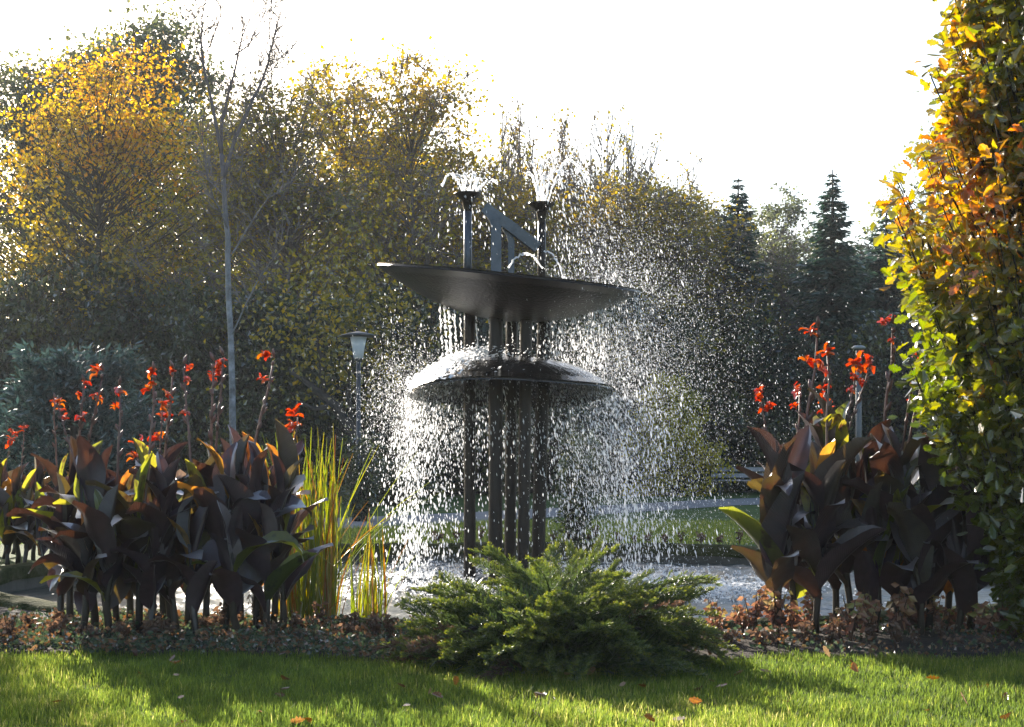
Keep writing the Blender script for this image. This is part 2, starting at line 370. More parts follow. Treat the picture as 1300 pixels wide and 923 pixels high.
def strip(name, pts, mat, z, label, cat, kind='structure', amp=0.0, nv=9):
    mb = MB(); pts = np.asarray(pts, float)                # rows of (x0,y0,x1,y1)
    t = np.linspace(0, 1, nv)[None, :, None]
    V = pts[:, None, :2] * (1 - t) + pts[:, None, 2:] * t
    prof = np.sin(np.linspace(0, math.pi, nv))[None, :]
    zz = z + amp * prof * (0.7 + 0.6 * rng.random((len(pts), nv)))
    V = np.concatenate([V, zz[..., None]], -1)
    mb.add(V.reshape(-1, 3), grid_faces(len(pts), nv)[:, ::-1])
    o = mb.build(name, mat, smooth=True); tag(o, label, cat, kind=kind); return o
# flower bed between lawn and basin
rows = []
for i, x in enumerate(np.linspace(-6.5, 6.5, 140)):
    wob = 0.10 * math.sin(x * 1.7) + 0.06 * math.sin(x * 4.1 + 1)
    xn = (x - BC[0]) / (BA + RIM + .1)
    back = BC[1] - (BB + RIM - .05) * math.sqrt(max(0, 1 - xn * xn)) if abs(xn) < 1 else 14
    back = min(back, 12.5)
    front = 8.45 + wob if x > -1 else 8.75 + wob
    front = 8.40 + wob * .7 - .45 * math.exp(-((x - .35) / 1.0) ** 2)
    front += max(0, abs(x) - 3.2) * .35
    rows.append((x, front, x, back))
BED = rows
strip('flower_bed', rows, M['soil'], 0.006, 'dark soil flower bed between lawn and basin', 'flower bed', amp=.035)
# path curving behind the basin
cl = [(-14, 21), (-8, 22.6), (-3.0, 24.2), (-.8, 26.6), (2.5, 30.8), (5.2, 34.6), (9, 37.5), (16, 40)]
cl = np.array(cl); tt = np.linspace(0, len(cl) - 1, 60)
cx_ = np.interp(tt, range(len(cl)), cl[:, 0]); cy_ = np.interp(tt, range(len(cl)), cl[:, 1])
strip('path', [(x, y - 2.0, x, y + 2.2) for x, y in zip(cx_, cy_)], M['path'], 0.008, 'pale grey gravel path curving behind the basin', 'path')

def basin():
    root = empty('fountain_basin', (BC[0], BC[1], 0))
    tag(root, 'oval mossy concrete pool basin around the fountain', 'basin')
    n = 220; a = np.arange(n) / n * 2 * math.pi
    w = .012 * np.sin(a * 17) + .01 * np.sin(a * 41 + 1)
    def ring(o, z): return np.stack([(BA + o) * np.cos(a), (BB + o) * np.sin(a), z + w * .5], -1)
    mb = MB()
    prof = [(RIM + .02, -.25), (RIM + .02, .02), (RIM - .01, .052), (RIM * .5, .06), (.02, .05), (0, .02), (0, -.08)]
    V = np.array([ring(o, z) for o, z in prof]).reshape(-1, 3)
    mb.add(V, grid_faces(len(prof), n, True)[:, ::-1])
    mb.build('rim', M['concrete'], root, smooth=True)
    mb = MB(); prof = [(.015, -.075), (.01, -.3), (.0, -.75)]
    V = np.array([ring(o, z) for o, z in prof]).reshape(-1, 3)
    mb.add(V, grid_faces(len(prof), n, True)[:, ::-1])
    mb.build('inner_wall', M['basin'], root, smooth=True)
    mb = MB(); V = np.concatenate([ring(.0, -.75), [[0, 0, -.75]]])
    mb.add(V, np.stack([np.arange(n), (np.arange(n) + 1) % n, np.full(n, n)], -1))
    mb.build('pool_floor', M['basin'], root)
basin()

FX, FY = 0.0, 15.5; S = F / FY
def fx(px): return (px - CX) / S
def fz(py): return CH + (HY - py) / S

def water():
    nx, ny = 330, 260
    u = np.linspace(-1, 1, nx); v = np.linspace(-1, 1, ny)
    Uu, Vv = np.meshgrid(u, v, indexing='ij')
    # map the square to the ellipse
    X = Uu * np.sqrt(1 - Vv ** 2 / 2) * (BA + .005); Y = Vv * np.sqrt(1 - Uu ** 2 / 2) * (BB + .005)
    x = X + BC[0]; y = Y + BC[1]
    Z = np.zeros_like(X)
    g = np.random.default_rng(3)
    for k in range(46):
        th = g.uniform(0, 6.28); rr = g.uniform(.6, 1.6)
        sx, sy = FX + rr * math.cos(th), FY + rr * math.sin(th) * .9
        lam = g.uniform(.18, .5); d = np.hypot(x - sx, y - sy)
        Z += .011 * np.sin(d / lam * 6.28 + g.uniform(0, 6)) * np.exp(-d / 1.7)
    for k in range(14):
        th = g.uniform(0, 6.28); lam = g.uniform(.3, .9)
        Z += .0022 * np.sin((x * math.cos(th) + y * math.sin(th)) / lam * 6.28 + g.uniform(0, 6))
    mb = MB(); mb.add(np.stack([x, y, WZ + Z], -1).reshape(-1, 3), grid_faces(nx, ny))
    o = mb.build('pool_water', M['water'], smooth=True); tag(o, 'rippled bright water in the fountain basin', 'water', kind='structure')
water()

# ------------------------------------------------------------------ fountain
froot = empty('fountain', (FX, FY, WZ - .5)); tag(froot, 'dark bronze fountain with tilted bowl above a domed shell on columns', 'fountain')
def fbuild(mb, name, mat, smooth=True):
    o = mb.build(name, mat, froot, smooth); o.location = (-0, 0, -(WZ - .5)); return o
def cap_shell(R, depth, sign, roll, pitch, center, th=.035, nr=14, na=64, power=2.0, warp=None):
    """a shell cap: sign -1 bowl (hangs down), +1 dome"""
    r = np.linspace(0, 1, nr); a = np.arange(na) / na * 2 * math.pi
    def prof(off):
        z = sign * depth * (1 - r ** power) - sign * 0 + off
        P = np.stack([R * r[:, None] * np.cos(a), R * r[:, None] * np.sin(a), np.repeat(z[:, None], na, 1)], -1)
        if warp is not None: P[..., 2] += warp(r[:, None], a[None])
        return P
    A = prof(0.0); B = prof(th)
    V = np.concatenate([A.reshape(-1, 3), B.reshape(-1, 3)])
    f = grid_faces(nr, na, True); n0 = nr * na
    e = (nr - 1) * na; j = np.arange(na); k = (j + 1) % na
    rim = np.stack([e + j, e + k, n0 + e + k, n0 + e + j], -1)
    m = Euler((pitch, roll, 0)).to_matrix(); m = np.array(m)
    V = V @ m.T + np.array(center)
    mb = MB(); mb.add(V, [f[:, ::-1], f + n0, rim])
    return mb, m
# bowl
BOWL_C = (fx(646), 0.0, fz(355)); BOWL_R = 167 / S
bowl_mb, bowl_m = cap_shell(BOWL_R, .46, -1, R_(5.9), R_(5.6), BOWL_C, power=2.0)
fbuild(bowl_mb, 'bowl', M['metal'])
# dome
DOME_C = (fx(649), 0.0, fz(501)); DOME_R = 129 / S
dome_mb, dome_m = cap_shell(DOME_R, .36, 1, R_(1.6), R_(-2.5), DOME_C, power=2.8, warp=lambda r, a: .07 * r ** 2 * np.cos(a + .95) + .02 * r * r * np.cos(3 * a))
fbuild(dome_mb, 'dome_shell', M['metal_wet'])
# columns
cols = [(596, 596, .10, .068), (629, 630, -.30, .080), (647, 650, .36, .068), (663, 668, -.36, .068), (681, 692, .14, .078)]
for i, (pb, ptp, dy, r) in enumerate(cols):
    mb = MB(); g = np.random.default_rng(20 + i)
    t = np.linspace(0, 1, 14); zt = fz(398) + .10
    P = np.stack([fx(pb) + (fx(ptp) - fx(pb)) * t, dy * (1 - .25 * t), (WZ - .5) + (zt - WZ + .5) * t], -1)
    tube(mb, P, r * (1 + g.normal(0, .03, 14)), 10)
    fbuild(mb, 'column', M['metal'])
# pipes and funnels
def pipe(px, top, dy):
    mb = MB(); z0 = fz(385); z1 = fz(top) - .16
    tube(mb, [(fx(px), dy, z0), (fx(px), dy, (z0 + z1) / 2), (fx(px), dy, z1)], [.05, .046, .044], 12)
    po = fbuild(mb, 'pipe', M['metal_blue' if px < 600 else 'metal'])
    mb = MB(); prof = [(.043, -.20), (.05, -.15), (.062, -.10), (.085, -.06), (.12, -.03), (.148, -.008), (.15, .004), (.135, .004), (.09, -.03), (.05, -.07), (0, -.08)]
    lathe(mb, prof, 28, center=(fx(px), dy, fz(top)))
    mb.build('funnel', M['metal'], po, True)
pipe(594, 247, -.05); pipe(688, 256, .12)
# diagonal beam on two curved posts
def square_sweep(mb, P, w, h):
    P = np.asarray(P, float); T = norm(np.gradient(P, axis=0))
    side = np.array([0, 1.0, 0]); up = norm(np.cross(T, side[None])) * -1
    w = np.broadcast_to(w, (len(P),)); h = np.broadcast_to(h, (len(P),))
    cs = [(-1, -1), (1, -1), (1, 1), (-1, 1)]
    V = np.stack([P + side[None] * (c[0] * w / 2)[:, None] + up * (c[1] * h / 2)[:, None] for c in cs], 1).reshape(-1, 3)
    mb.add(V, [grid_faces(len(P), 4, True), np.array([[0, 1, 2, 3]]), np.array([[3, 2, 1, 0]]) + (len(P) - 1) * 4])
mb = MB(); square_sweep(mb, [(fx(615), -.05, fz(265)), (fx(650), -.03, fz(290)), (fx(683), 0, fz(315))], .15, .115); fbuild(mb, 'beam', M['metal_blue'], False)
for p0, ptop, w, dy in ((630, 618, .115, -.08), (649, 641, .07, .04)):
    mb = MB()
    zt = fz(263 + (ptop - 613) * .76) - .03
    P = [(fx(p0), dy, fz(375)), (fx(p0), dy, zt - .30), (fx(p0), dy, zt - .16), (fx(p0) - .02, dy, zt - .08), (fx(p0) - .06, dy, zt - .02), (fx(ptop), dy, zt + .02)]
    square_sweep(mb, P, .10, w); fbuild(mb, 'post', M['metal_blue'], False)

# ------------------------------------------------------------------ falling water
def drops(name, P, Vel, size, stretch, label, tet=False):
    P = np.asarray(P, float); n = len(P)
    d = norm(Vel + rng.normal(0, .15, P.shape)); a = norm(np.cross(d, rng.normal(size=P.shape))); b = np.cross(d, a)
    s = np.broadcast_to(size, (n,))[:, None]; L = s * np.broadcast_to(stretch, (n,))[:, None]
    mb = MB()
    if tet:
        V = np.stack([P + d * L, P - d * L, P + a * s, P + b * s], 1)
        T = (np.array([[0, 1, 2, 0, 1, 3]]) + np.arange(n)[:, None] * 4).reshape(-1, 3)
    else:
        V = np.stack([P + d * L, P - d * L, P + a * s, P + b * s, P - a * s, P - b * s], 1)
        T = (np.array([[0, 2, 1, 4, 0, 3, 1, 5]]) + np.arange(n)[:, None] * 6).reshape(-1, 4)
    mb.add(V, T)
    o = mb.build(name, M['drops'], smooth=False); tag(o, label, 'water spray', kind='stuff'); return o
G9 = 9.81
def ballistic(P0, V0, tmax, wind=.35, g=rng):
    n = len(P0); t = np.sqrt(g.random(n)) * tmax if np.isscalar(tmax) else np.sqrt(g.random(n)) * tmax
    P = P0 + V0 * t[:, None]; P[:, 2] -= .5 * G9 * .8 * t * t; P[:, 0] += wind * t * t
    V = V0.copy(); V[:, 2] -= G9 * .8 * t; V[:, 0] += 2 * wind * t
    return P, V
def rimpts(mat, R, center, th, warp=None):
    P = np.stack([R * np.cos(th), R * np.sin(th), np.zeros_like(th)], -1)
    if warp: P[:, 2] += warp(1.0, th)
    return P @ mat.T + np.array(center) + np.array([FX, FY, 0])
PP, VV = [], []
dwarp = lambda r, a: .07 * np.cos(a + .95)
# curtain off the dome's edge (most at its left side, then right and back)
n = 4600
th = np.concatenate([rng.normal(math.pi - .15, .5, int(n * .56)), rng.normal(.15, .55, int(n * .30)), rng.uniform(0, 3.14, n - int(n * .56) - int(n * .30))])
P0 = rimpts(dome_m, DOME_R, DOME_C, th, dwarp); out = np.stack([np.cos(th), np.sin(th), 0 * th], -1)
V0 = out * rng.gamma(2.2, .12, (n, 1)) + rng.normal(0, .09, (n, 3)); V0[:, 2] += .12
P, V = ballistic(P0, V0, .78, .25); PP.append(P); VV.append(V)
# splash off the top of the dome
n = 4600
th = rng.uniform(0, 6.28, n); rr = np.sqrt(rng.random(n)) * .95
q = np.stack([DOME_R * rr * np.cos(th), DOME_R * rr * np.sin(th), .36 * (1 - rr ** 2.8)], -1)
keep = rng.random(n) < np.where(q[:, 0] < -.1, 1.0, .45); q = q[keep]
P0 = q @ dome_m.T + np.array(DOME_C) + np.array([FX, FY, .02])
V0 = rng.normal(0, .5, (len(q), 3)); V0[:, 2] = np.abs(rng.normal(.6, .5, len(q))); V0[:, :2] += q[:, :2] * .5; V0[:, 1] = np.abs(V0[:, 1]) * .7
P, V = ballistic(P0, V0, .55, .3); PP.append(P); VV.append(V)
# dense white sheet of splash on the left half of the dome
n = 15000
th = rng.normal(math.pi - .1, .8, n); rr = rng.uniform(.25, 1, n)
q = np.stack([DOME_R * rr * np.cos(th), DOME_R * rr * np.sin(th), .36 * (1 - rr ** 2.8)], -1)
P0 = q @ dome_m.T + np.array(DOME_C) + np.array([FX, FY, .03]) + rng.normal(0, .03, (n, 3)); P0[:, 2] = P0[:, 2] + np.abs(rng.normal(0, .05, n)) * (1.3 - rr)
PP.append(P0); VV.append(np.stack([-np.ones(n), 0 * th, -.4 + 0 * th], -1) + rng.normal(0, .5, (n, 3)))
# over the bowl's edge, mostly right and back
n = 2000
th = np.concatenate([rng.normal(.6, .6, int(n * .85)), rng.uniform(0, 3.14, n - int(n * .85))])
P0 = rimpts(bowl_m, BOWL_R * .97, BOWL_C, th); out = np.stack([np.cos(th), np.sin(th), 0 * th], -1)
V0 = out * rng.gamma(2, .12, (n, 1)) + rng.normal(0, .2, (n, 3)); V0[:, 2] += .25
P, V = ballistic(P0, V0, .92, .3); PP.append(P); VV.append(V)
# drips from below the bowl onto the dome
n = 700
sx = rng.choice([.40, .52, .6, .72, .85, .95, 1.05], n) + rng.normal(0, .035, n)
P0 = np.stack([sx - .05, FY + rng.normal(0, .15, n), rng.uniform(2.15, 2.85, n)], -1)
PP.append(P0); VV.append(np.tile([0.1, 0, -3.0], (n, 1)))
# fall-out of the jets
for px, top, up, nn in ((594, 247, 2.0, 420), (688, 256, 2.7, 900)):
    P0 = np.tile([fx(px), FY, fz(top)], (nn, 1)) + rng.normal(0, .03, (nn, 3))
    V0 = rng.normal(0, .36, (nn, 3)); V0[:, 2] = rng.normal(up, up * .13, nn); V0[:, 0] += .25 if px > 600 else -.02
    P, V = ballistic(P0, V0, .95 if px > 600 else .7, .35); PP.append(P); VV.append(V)
# in front of the columns, under the dome
n = 700
P0 = np.stack([rng.uniform(-1.15, 1.2, n), FY + rng.uniform(-1.1, .9, n), rng.uniform(WZ, 1.85, n)], -1)
PP.append(P0); VV.append(np.tile([.15, 0, -3.0], (n, 1)))
# where it strikes the pool
n = 5200
th = rng.uniform(0, 6.28, n); rr = rng.normal(1.35, .38, n)
P0 = np.stack([FX + rr * np.cos(th) + .1, FY + rr * np.sin(th), WZ + .01 + 0 * th], -1)
k = rng.random(n) < .35
P0[k, 0] = rng.normal(1.75, .5, k.sum()); P0[k, 1] = FY + rng.normal(-1.2, .5, k.sum())
V0 = rng.normal(0, .35, (n, 3)); V0[:, 2] = np.abs(rng.normal(.6, .5, n))
P, V = ballistic(P0, V0, .2, .1); P[:, 2] = np.maximum(P[:, 2], WZ + .008); PP.append(P); VV.append(V)
P = np.concatenate(PP); V = np.concatenate(VV); ok = (P[:, 2] > WZ - .02) & ~((P[:, 1] < FY - .25) & (P[:, 2] > 1.55) & (rng.random(len(P)) < .85)); P = P[ok]; V = V[ok]
sz = rng.gamma(3, .00105, len(P)) + .0019
drops('water_spray', P, V, sz, 1.9 + .8 * np.linalg.norm(V, axis=1) ** .8 * rng.uniform(.5, 1.2, len(P)), 'white sunlit drops falling from the fountain bowl and dome')
# fine mist drifting to the right
n = 44000
t = rng.gamma(1.25, .45, n)
src = rng.random(n)
zc = np.where(src < .3, 3.1, np.where(src < .7, 2.1, 1.0))
P = np.stack([.8 + t * .9 + rng.normal(0, .35, n), FY + rng.normal(0, .6, n) + t * .1, zc - t * .22 + rng.normal(0, .5, n)], -1)
P2 = np.stack([rng.normal(-1.1, .30, n // 5), FY + rng.normal(0, .5, n // 5), 1.75 + rng.normal(0, .38, n // 5)], -1)
P = np.concatenate([P, P2]); P = P[P[:, 2] > WZ]
drops('spray_mist', P, np.tile([.3, 0, -1.0], (len(P), 1)), rng.gamma(2.2, .0007, len(P)) + .001, 2.4, 'fine veil of mist drifting beside the fountain', tet=True)
# foam flecks on the pool
n = 5000
th = rng.uniform(0, 6.28, n); rr = rng.gamma(5, .36, n)
P = np.stack([FX + .2 + rr * np.cos(th), FY - .3 + rr * np.sin(th) * .9, WZ + .018 + np.abs(rng.normal(0, .012, n))], -1)
k = rng.random(n) < .5; P[k, 0] = rng.normal(1.75, .5, k.sum()); P[k, 1] = FY - 1.0 + rng.normal(0, .55, k.sum())
P = P[((P[:, 0] - BC[0]) / (BA - .15)) ** 2 + ((P[:, 1] - BC[1]) / (BB - .15)) ** 2 < 1]
a = rng.uniform(0, 6.28, len(P))
o = drops('pool_foam', P, np.stack([np.cos(a), np.sin(a), rng.normal(0, .3, len(P))], -1), rng.gamma(3, .0022, len(P)) + .003, 1.8, 'white foam flecks floating on the fountain pool')
o['category'] = 'foam'

def ribbon(mb, P, r, gap=.05):
    P = np.asarray(P, float); m = len(P); r = np.broadcast_to(r, (m,))[:, None]
    T = norm(np.gradient(P, axis=0)); U = norm(np.cross(T, np.array([.5, 1.0, .1]))); W = np.cross(T, U)
    for A in (U, W):
        V = np.stack([P - A * r, P + A * r], 1).reshape(-1, 3); mb.add(V, grid_faces(m, 2)[rng.random(m - 1) > gap])
def jets():
    mb = MB(); g = np.random.default_rng(5)
    def arc(p, v, T, r, n=26):
        t = np.linspace(0, T, n)
        P = np.array(p)[None] + np.array(v)[None] * t[:, None]; P[:, 2] -= .5 * G9 * t * t
        P += g.normal(0, .006, P.shape)
        ribbon(mb, P, r * (1 + g.normal(0, .25, n)) * np.linspace(1, 1.25, n))
    for px, top, up, vs in ((594, 247, 2.15, [(-.62, .1), (-.38, -.2), (-.12, .2), (.22, -.1), (.5, .2), (.95, -.1)]), (688, 256, 2.9, [(-.42, .1), (-.3, -.2), (-.05, .2), (.1, -.1), (.42, .2), (.8, -.15)])):
        for vx, vy in vs:
            u = up * g.uniform(.82, 1.05)
            arc((fx(px) + vx * .08, FY - .02, fz(top) - .01), (vx, vy, u), u / G9 * g.uniform(1.15, 1.85), .012)
    arc((fx(645), FY - .1, fz(342)), (1.05, -.1, 1.75), .36, .010)
    arc((fx(690), FY - .1, fz(321)), (.75, -.1, .35), .32, .008)
    for px, y0, y1, r in ((559, 386, 452, .009), (565, 388, 455, .014), (570, 390, 455, .016), (577, 392, 452, .010), (584, 393, 450, .008), (604, 398, 455, .008), (620, 400, 452, .006), (658, 402, 455, .007), (648, 402, 440, .005), (693, 402, 450, .005)):
        z = np.linspace(fz(y0) + .02, fz(y1), 26)
        P = np.stack([fx(px) + g.normal(0, .005, 26) + np.linspace(0, .03, 26), np.full(26, FY - .15) + g.normal(0, .01, 26), z], -1)
        ribbon(mb, P, r * (1 + g.normal(0, .4, 26)).clip(.3), .4)
    o = mb.build('water_jet', M['drops'], smooth=True); tag(o, 'white jets from the funnels and streams from the bowl', 'water jets', kind='stuff')
jets()
def film():
    """foaming water running over the dome's left half and the bowl's right lip"""
    mb = MB(); g = np.random.default_rng(9)
    na, nr = 90, 44
    a = np.linspace(math.pi - 1.5, math.pi + 1.2, na); r = np.linspace(.25, 1.02, nr)
    Rr, Aa = np.meshgrid(r, a, indexing='ij')
    z = .36 * (1 - Rr ** 2.8) + .07 * Rr ** 2 * np.cos(Aa + .95) + .02 * Rr * Rr * np.cos(3 * Aa) + .035 + .012 + g.normal(0, .007, Rr.shape)
    V = np.stack([DOME_R * Rr * np.cos(Aa), DOME_R * Rr * np.sin(Aa), z], -1).reshape(-1, 3) @ dome_m.T + np.array(DOME_C) + np.array([FX, FY, 0])
    f = grid_faces(nr, na)
    fr = (np.arange(nr - 1)[:, None] / (nr - 2) + 0 * np.arange(na - 1)[None]).ravel(); fa = np.abs(np.linspace(-1, 1, na - 1)[None] + 0 * np.arange(nr - 1)[:, None]).ravel()
    f = f[g.random(len(f)) < np.clip(1.5 * fr, 0, 1) * np.clip(2.6 * (1 - fa), 0, .95)]
    mb.add(V, f)
    na, nr = 30, 6
    a = np.linspace(-.05, 1.3, na); r = np.linspace(.9, 1.0, nr); Rr, Aa = np.meshgrid(r, a, indexing='ij')
    z = -.46 * (1 - Rr ** 2) + .05 + g.normal(0, .012, Rr.shape)
    V = np.stack([BOWL_R * Rr * np.cos(Aa), BOWL_R * Rr * np.sin(Aa), z], -1).reshape(-1, 3) @ bowl_m.T + np.array(BOWL_C) + np.array([FX, FY, 0])
    mb.add(V, grid_faces(nr, na))
    o = mb.build('water_glare_film', M['foam'], smooth=True); tag(o, 'white water sheet on the dome with sun glare in its colour', 'water sheet', kind='stuff')
film()

# ------------------------------------------------------------------ trees
def clump_tree(seed, H, cb, R, nc, per, leaf, sig, trunk_r=.18, prof='round', bark='bark', lm='leaf_olive', bias=0.0, lean=0.0, twigs=8, flat=.75):
    g = np.random.default_rng(seed); mt = MB(); mc = MB()
    n = 10; z = np.linspace(0, H * .86, n)
    tx = np.cumsum(g.normal(0, .07, n)) + lean * z; ty = np.cumsum(g.normal(0, .07, n))
    TR = np.stack([tx, ty, z], -1); TR[0, :2] = 0
    tube(mt, TR, trunk_r * np.linspace(1.15, .12, n), 8)
    nb_ = max(14, nc // 6)
    t = g.random(nb_) ** (.9)
    if prof == 'round': rp = np.sin(np.pi * (t * .86 + .12)) ** .7
    elif prof == 'cone': rp = (1 - t) ** .7 * .95 + .05
    else: rp = np.clip(1.15 - t, .15, 1) ** .5
    rr = np.sqrt(g.random(nb_)) ** .7 * R * rp * (1 + g.normal(0, .12, nb_))
    an = g.uniform(0, 6.283, nb_)
    # lobed outline
    zj = g.normal(0, .045, nb_)
    lob = 1 + .18 * np.sin(an * 3 + g.uniform(0, 6) + t * 5) + .1 * np.sin(an * 7 + t * 9)
    C = np.stack([rr * lob * np.cos(an), rr * lob * np.sin(an), cb + (H - cb) * (t + zj)], -1); C[:, 0] += lean * C[:, 2]
    bi = g.integers(0, nb_, nc); C = C[bi] + g.normal(0, 1, (nc, 3)) * np.array([R * .24, R * .24, max(R * .26, H * .05)]); t = t[bi]
    C[:, 2] = np.clip(C[:, 2], cb * .6, H * 1.06)
    for c in C:
        r = math.hypot(c[0] - lean * c[2], c[1])
        zb = max(cb * .55, c[2] - .55 * r - g.uniform(.3, 1.2)); zb = min(zb, H * .84)
        b0 = np.array([np.interp(zb, z, tx), np.interp(zb, z, ty), zb])
        mid = (b0 + c) / 2 + np.array([0, 0, -.12 * r]) + g.normal(0, .12, 3)
        th = trunk_r * .28 * (1 - zb / H) + .018
        tube(mt, bez(b0, mid, c, 5), np.linspace(th, .012, 5), 4, cap=False)
    if twigs:
        D = norm(g.normal(size=(nc * twigs, 3)) + np.array([0, 0, .35])); b = np.repeat(C, twigs, 0)
        sticks(mt, b, b + D * (sig * g.uniform(.8, 2.3, (len(b), 1))), .014, .006)
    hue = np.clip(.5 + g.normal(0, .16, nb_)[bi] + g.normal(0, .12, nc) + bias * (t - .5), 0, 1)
    cnt = np.maximum(3, (per * g.uniform(.45, 1.5, nc)).astype(int)); idx = np.repeat(np.arange(nc), cnt)
    P = C[idx] + g.normal(0, 1, (len(idx), 3)) * np.array([sig, sig, sig * flat])
    L = leaf * g.uniform(.6, 1.35, len(idx))
    leaves(mc, P, L, L * .75, np.clip(hue[idx] + g.normal(0, .16, len(idx)), 0, 1), g=g)
    return mt.mesh('trunk', [M[bark]], True), mc.mesh('crown', [M[lm]]), H, R

def twig_tree(seed, H, R, stems=7, br=16, tw=9, leafn=3500, leaf=.12, bark='bark_twig', lm='leaf_brown', topleaf=.25):
    g = np.random.default_rng(seed); mt = MB(); mc = MB(); LP = []; LD = []
    for s in range(stems):
        a = g.uniform(0, 6.28); rr = R * g.uniform(.15, 1.15); h = H * g.uniform(.62, 1.0) * (1 - .22 * (rr / R) ** 2)
        tip = np.array([rr * math.cos(a), rr * math.sin(a), h])
        P = bez((0, 0, .02 * 0), (tip[0] * .45, tip[1] * .45, h * .35), tip, 9) + np.concatenate([[np.zeros(3)], g.normal(0, .05, (8, 3))])
        tube(mt, P, np.linspace(.07, .013, 9), 5, cap=False)
        for b in range(br):
            t = g.uniform(.22, .99); i = t * 8; k = int(i); p = P[k] + (P[min(k + 1, 8)] - P[k]) * (i - k)
            a2 = g.uniform(0, 6.28); ln = (1.1 - t) * H * .22 + .5
            d = norm(np.array([math.cos(a2) * .6, math.sin(a2) * .6, 1.0]) + (P[min(k + 1, 8)] - P[k]) * .15)
            q = p + d * ln; mid = p + d * ln * .45 + np.array([math.cos(a2), math.sin(a2), -.3]) * .1 * ln
            Bp = bez(p, mid, q, 5); tube(mt, Bp, np.linspace(.026, .013, 5), 3, cap=False)
            u = g.random(tw); b0 = Bp[0] + (Bp[-1] - Bp[0]) * u[:, None]
            dd = norm(np.stack([g.normal(0, .5, tw), g.normal(0, .5, tw), np.ones(tw)], -1)); ll = g.uniform(.3, 1.2, tw)
            b1 = b0 + dd * ll[:, None]; sticks(mt, b0, b1, .0125, .007); LP.append(np.stack([b0, b1], 1))
    LP = np.concatenate(LP); w = np.clip(1.12 - LP[:, 1, 2] / H, topleaf * .25, 1) ** 1.3; w /= w.sum()
    i = g.choice(len(LP), leafn, p=w); u = g.random((leafn, 1))
    P = LP[i, 0] * (1 - u) + LP[i, 1] * u + g.normal(0, .09, (leafn, 3)); L = leaf * g.uniform(.6, 1.3, leafn)
    leaves(mc, P, L, L * .7, g.random(leafn), g=g)
    return mt.mesh('trunk', [M[bark]], True), mc.mesh('crown', [M[lm]]), H, R

def spruce(seed, H, R, lm='needle', droop=.25, whorls=70, dens=1.5):
    g = np.random.default_rng(seed); mt = MB(); mc = MB()
    tube(mt, [(0, 0, 0), (.02, 0, H * .5), (0, 0, H)], [.2, .11, .012], 7)
    for w in range(whorls):
        t = (w + g.uniform(-.3, .3)) / whorls; t = min(max(t, .02), .995); z = H * (.06 + .935 * t)
        r = R * (1 - t) ** .82 * g.uniform(.75, 1.12) + .04
        nb = int(7 + g.integers(0, 4))
        for b in range(nb):
            a = g.uniform(0, 6.28); rb = r * g.uniform(.65, 1.1)
            o = np.array([math.cos(a), math.sin(a), 0])
            tip = o * rb + np.array([0, 0, z + rb * (-.25 * (1 - t) + .35 * t)])
            mid = o * rb * .55 + np.array([0, 0, z - droop * rb * .35])
            Bp = bez((0, 0, z), mid, tip, 6)
            tube(mt, Bp, np.linspace(.02, .005, 6), 3, cap=False)
            n = max(5, int(rb * 26 * dens)); u = g.uniform(.12, 1, n); i = u * 5; k = np.minimum(i.astype(int), 4)
            p = Bp[k] + (Bp[k + 1] - Bp[k]) * (i - k)[:, None]
            side = np.array([-math.sin(a), math.cos(a), 0]); sg = g.choice([-1, 1], n)
            d = o[None] * .7 + side[None] * (sg * g.uniform(.3, 1, n))[:, None] + np.array([0, 0, -.45])[None] + g.normal(0, .22, (n, 3))
            L = (.22 + .26 * (1 - u)) * g.uniform(.7, 1.3, n) * (.28 + .75 * min(rb, 1.1))
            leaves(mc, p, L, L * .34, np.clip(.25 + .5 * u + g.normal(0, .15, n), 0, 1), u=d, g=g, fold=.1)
    return mt.mesh('trunk', [M['bark_dark']], True), mc.mesh('crown', [M[lm]]), H, R

def place(kit, name, px, d, topy, half_px, label, group=None, rz=None, lm=None, bark=None, cat='tree', dx=0, dy=0):
    mt, mc, H, R = kit
    h = CH + (HY - topy) / F * d; rr = half_px / F * d
    p = gp(px, d)
    root = empty(name, p, rng.uniform(0, 6.28) if rz is None else rz, (rr / R, rr / R, h / H))
    obj('trunk', mt, root, [M[bark]] if bark else None); obj('crown', mc, root, [M[lm]] if lm else None)
    tag(root, label, cat, group); return root

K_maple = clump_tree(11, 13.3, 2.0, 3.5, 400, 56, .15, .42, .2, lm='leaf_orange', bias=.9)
K_broad = clump_tree(12, 16, 3, 3.0, 330, 55, .18, .42, .2, lm='leaf_greygreen', prof='round')
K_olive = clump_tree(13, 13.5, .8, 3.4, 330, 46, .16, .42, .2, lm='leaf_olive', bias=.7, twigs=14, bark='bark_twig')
K_loose = clump_tree(14, 12, 1.0, 2.6, 320, 40, .14, .36, .15, lm='leaf_brown', bark='bark_twig', bias=.3, twigs=14)
K_bush = clump_tree(15, 4.2, .25, 2.2, 200, 60, .15, .26, .07, lm='leaf_dark', prof='dome', bark='bark_dark')
K_twigA = twig_tree(21, 14, 2.3, stems=15, br=14, tw=10, leafn=9000, leaf=.14); K_twigB = twig_tree(22, 13, 2.0, stems=14, br=14, tw=10, lm='leaf_olive', leafn=9000, leaf=.14)
K_spruceA = spruce(31, 11, 1.7); K_spruceB = spruce(32, 11, 2.0, whorls=60, dens=1.3)
K_airy = clump_tree(16, 15, 5, 2.0, 130, 34, .17, .28, .14, lm='leaf_pale', bark='bark_grey', twigs=10)

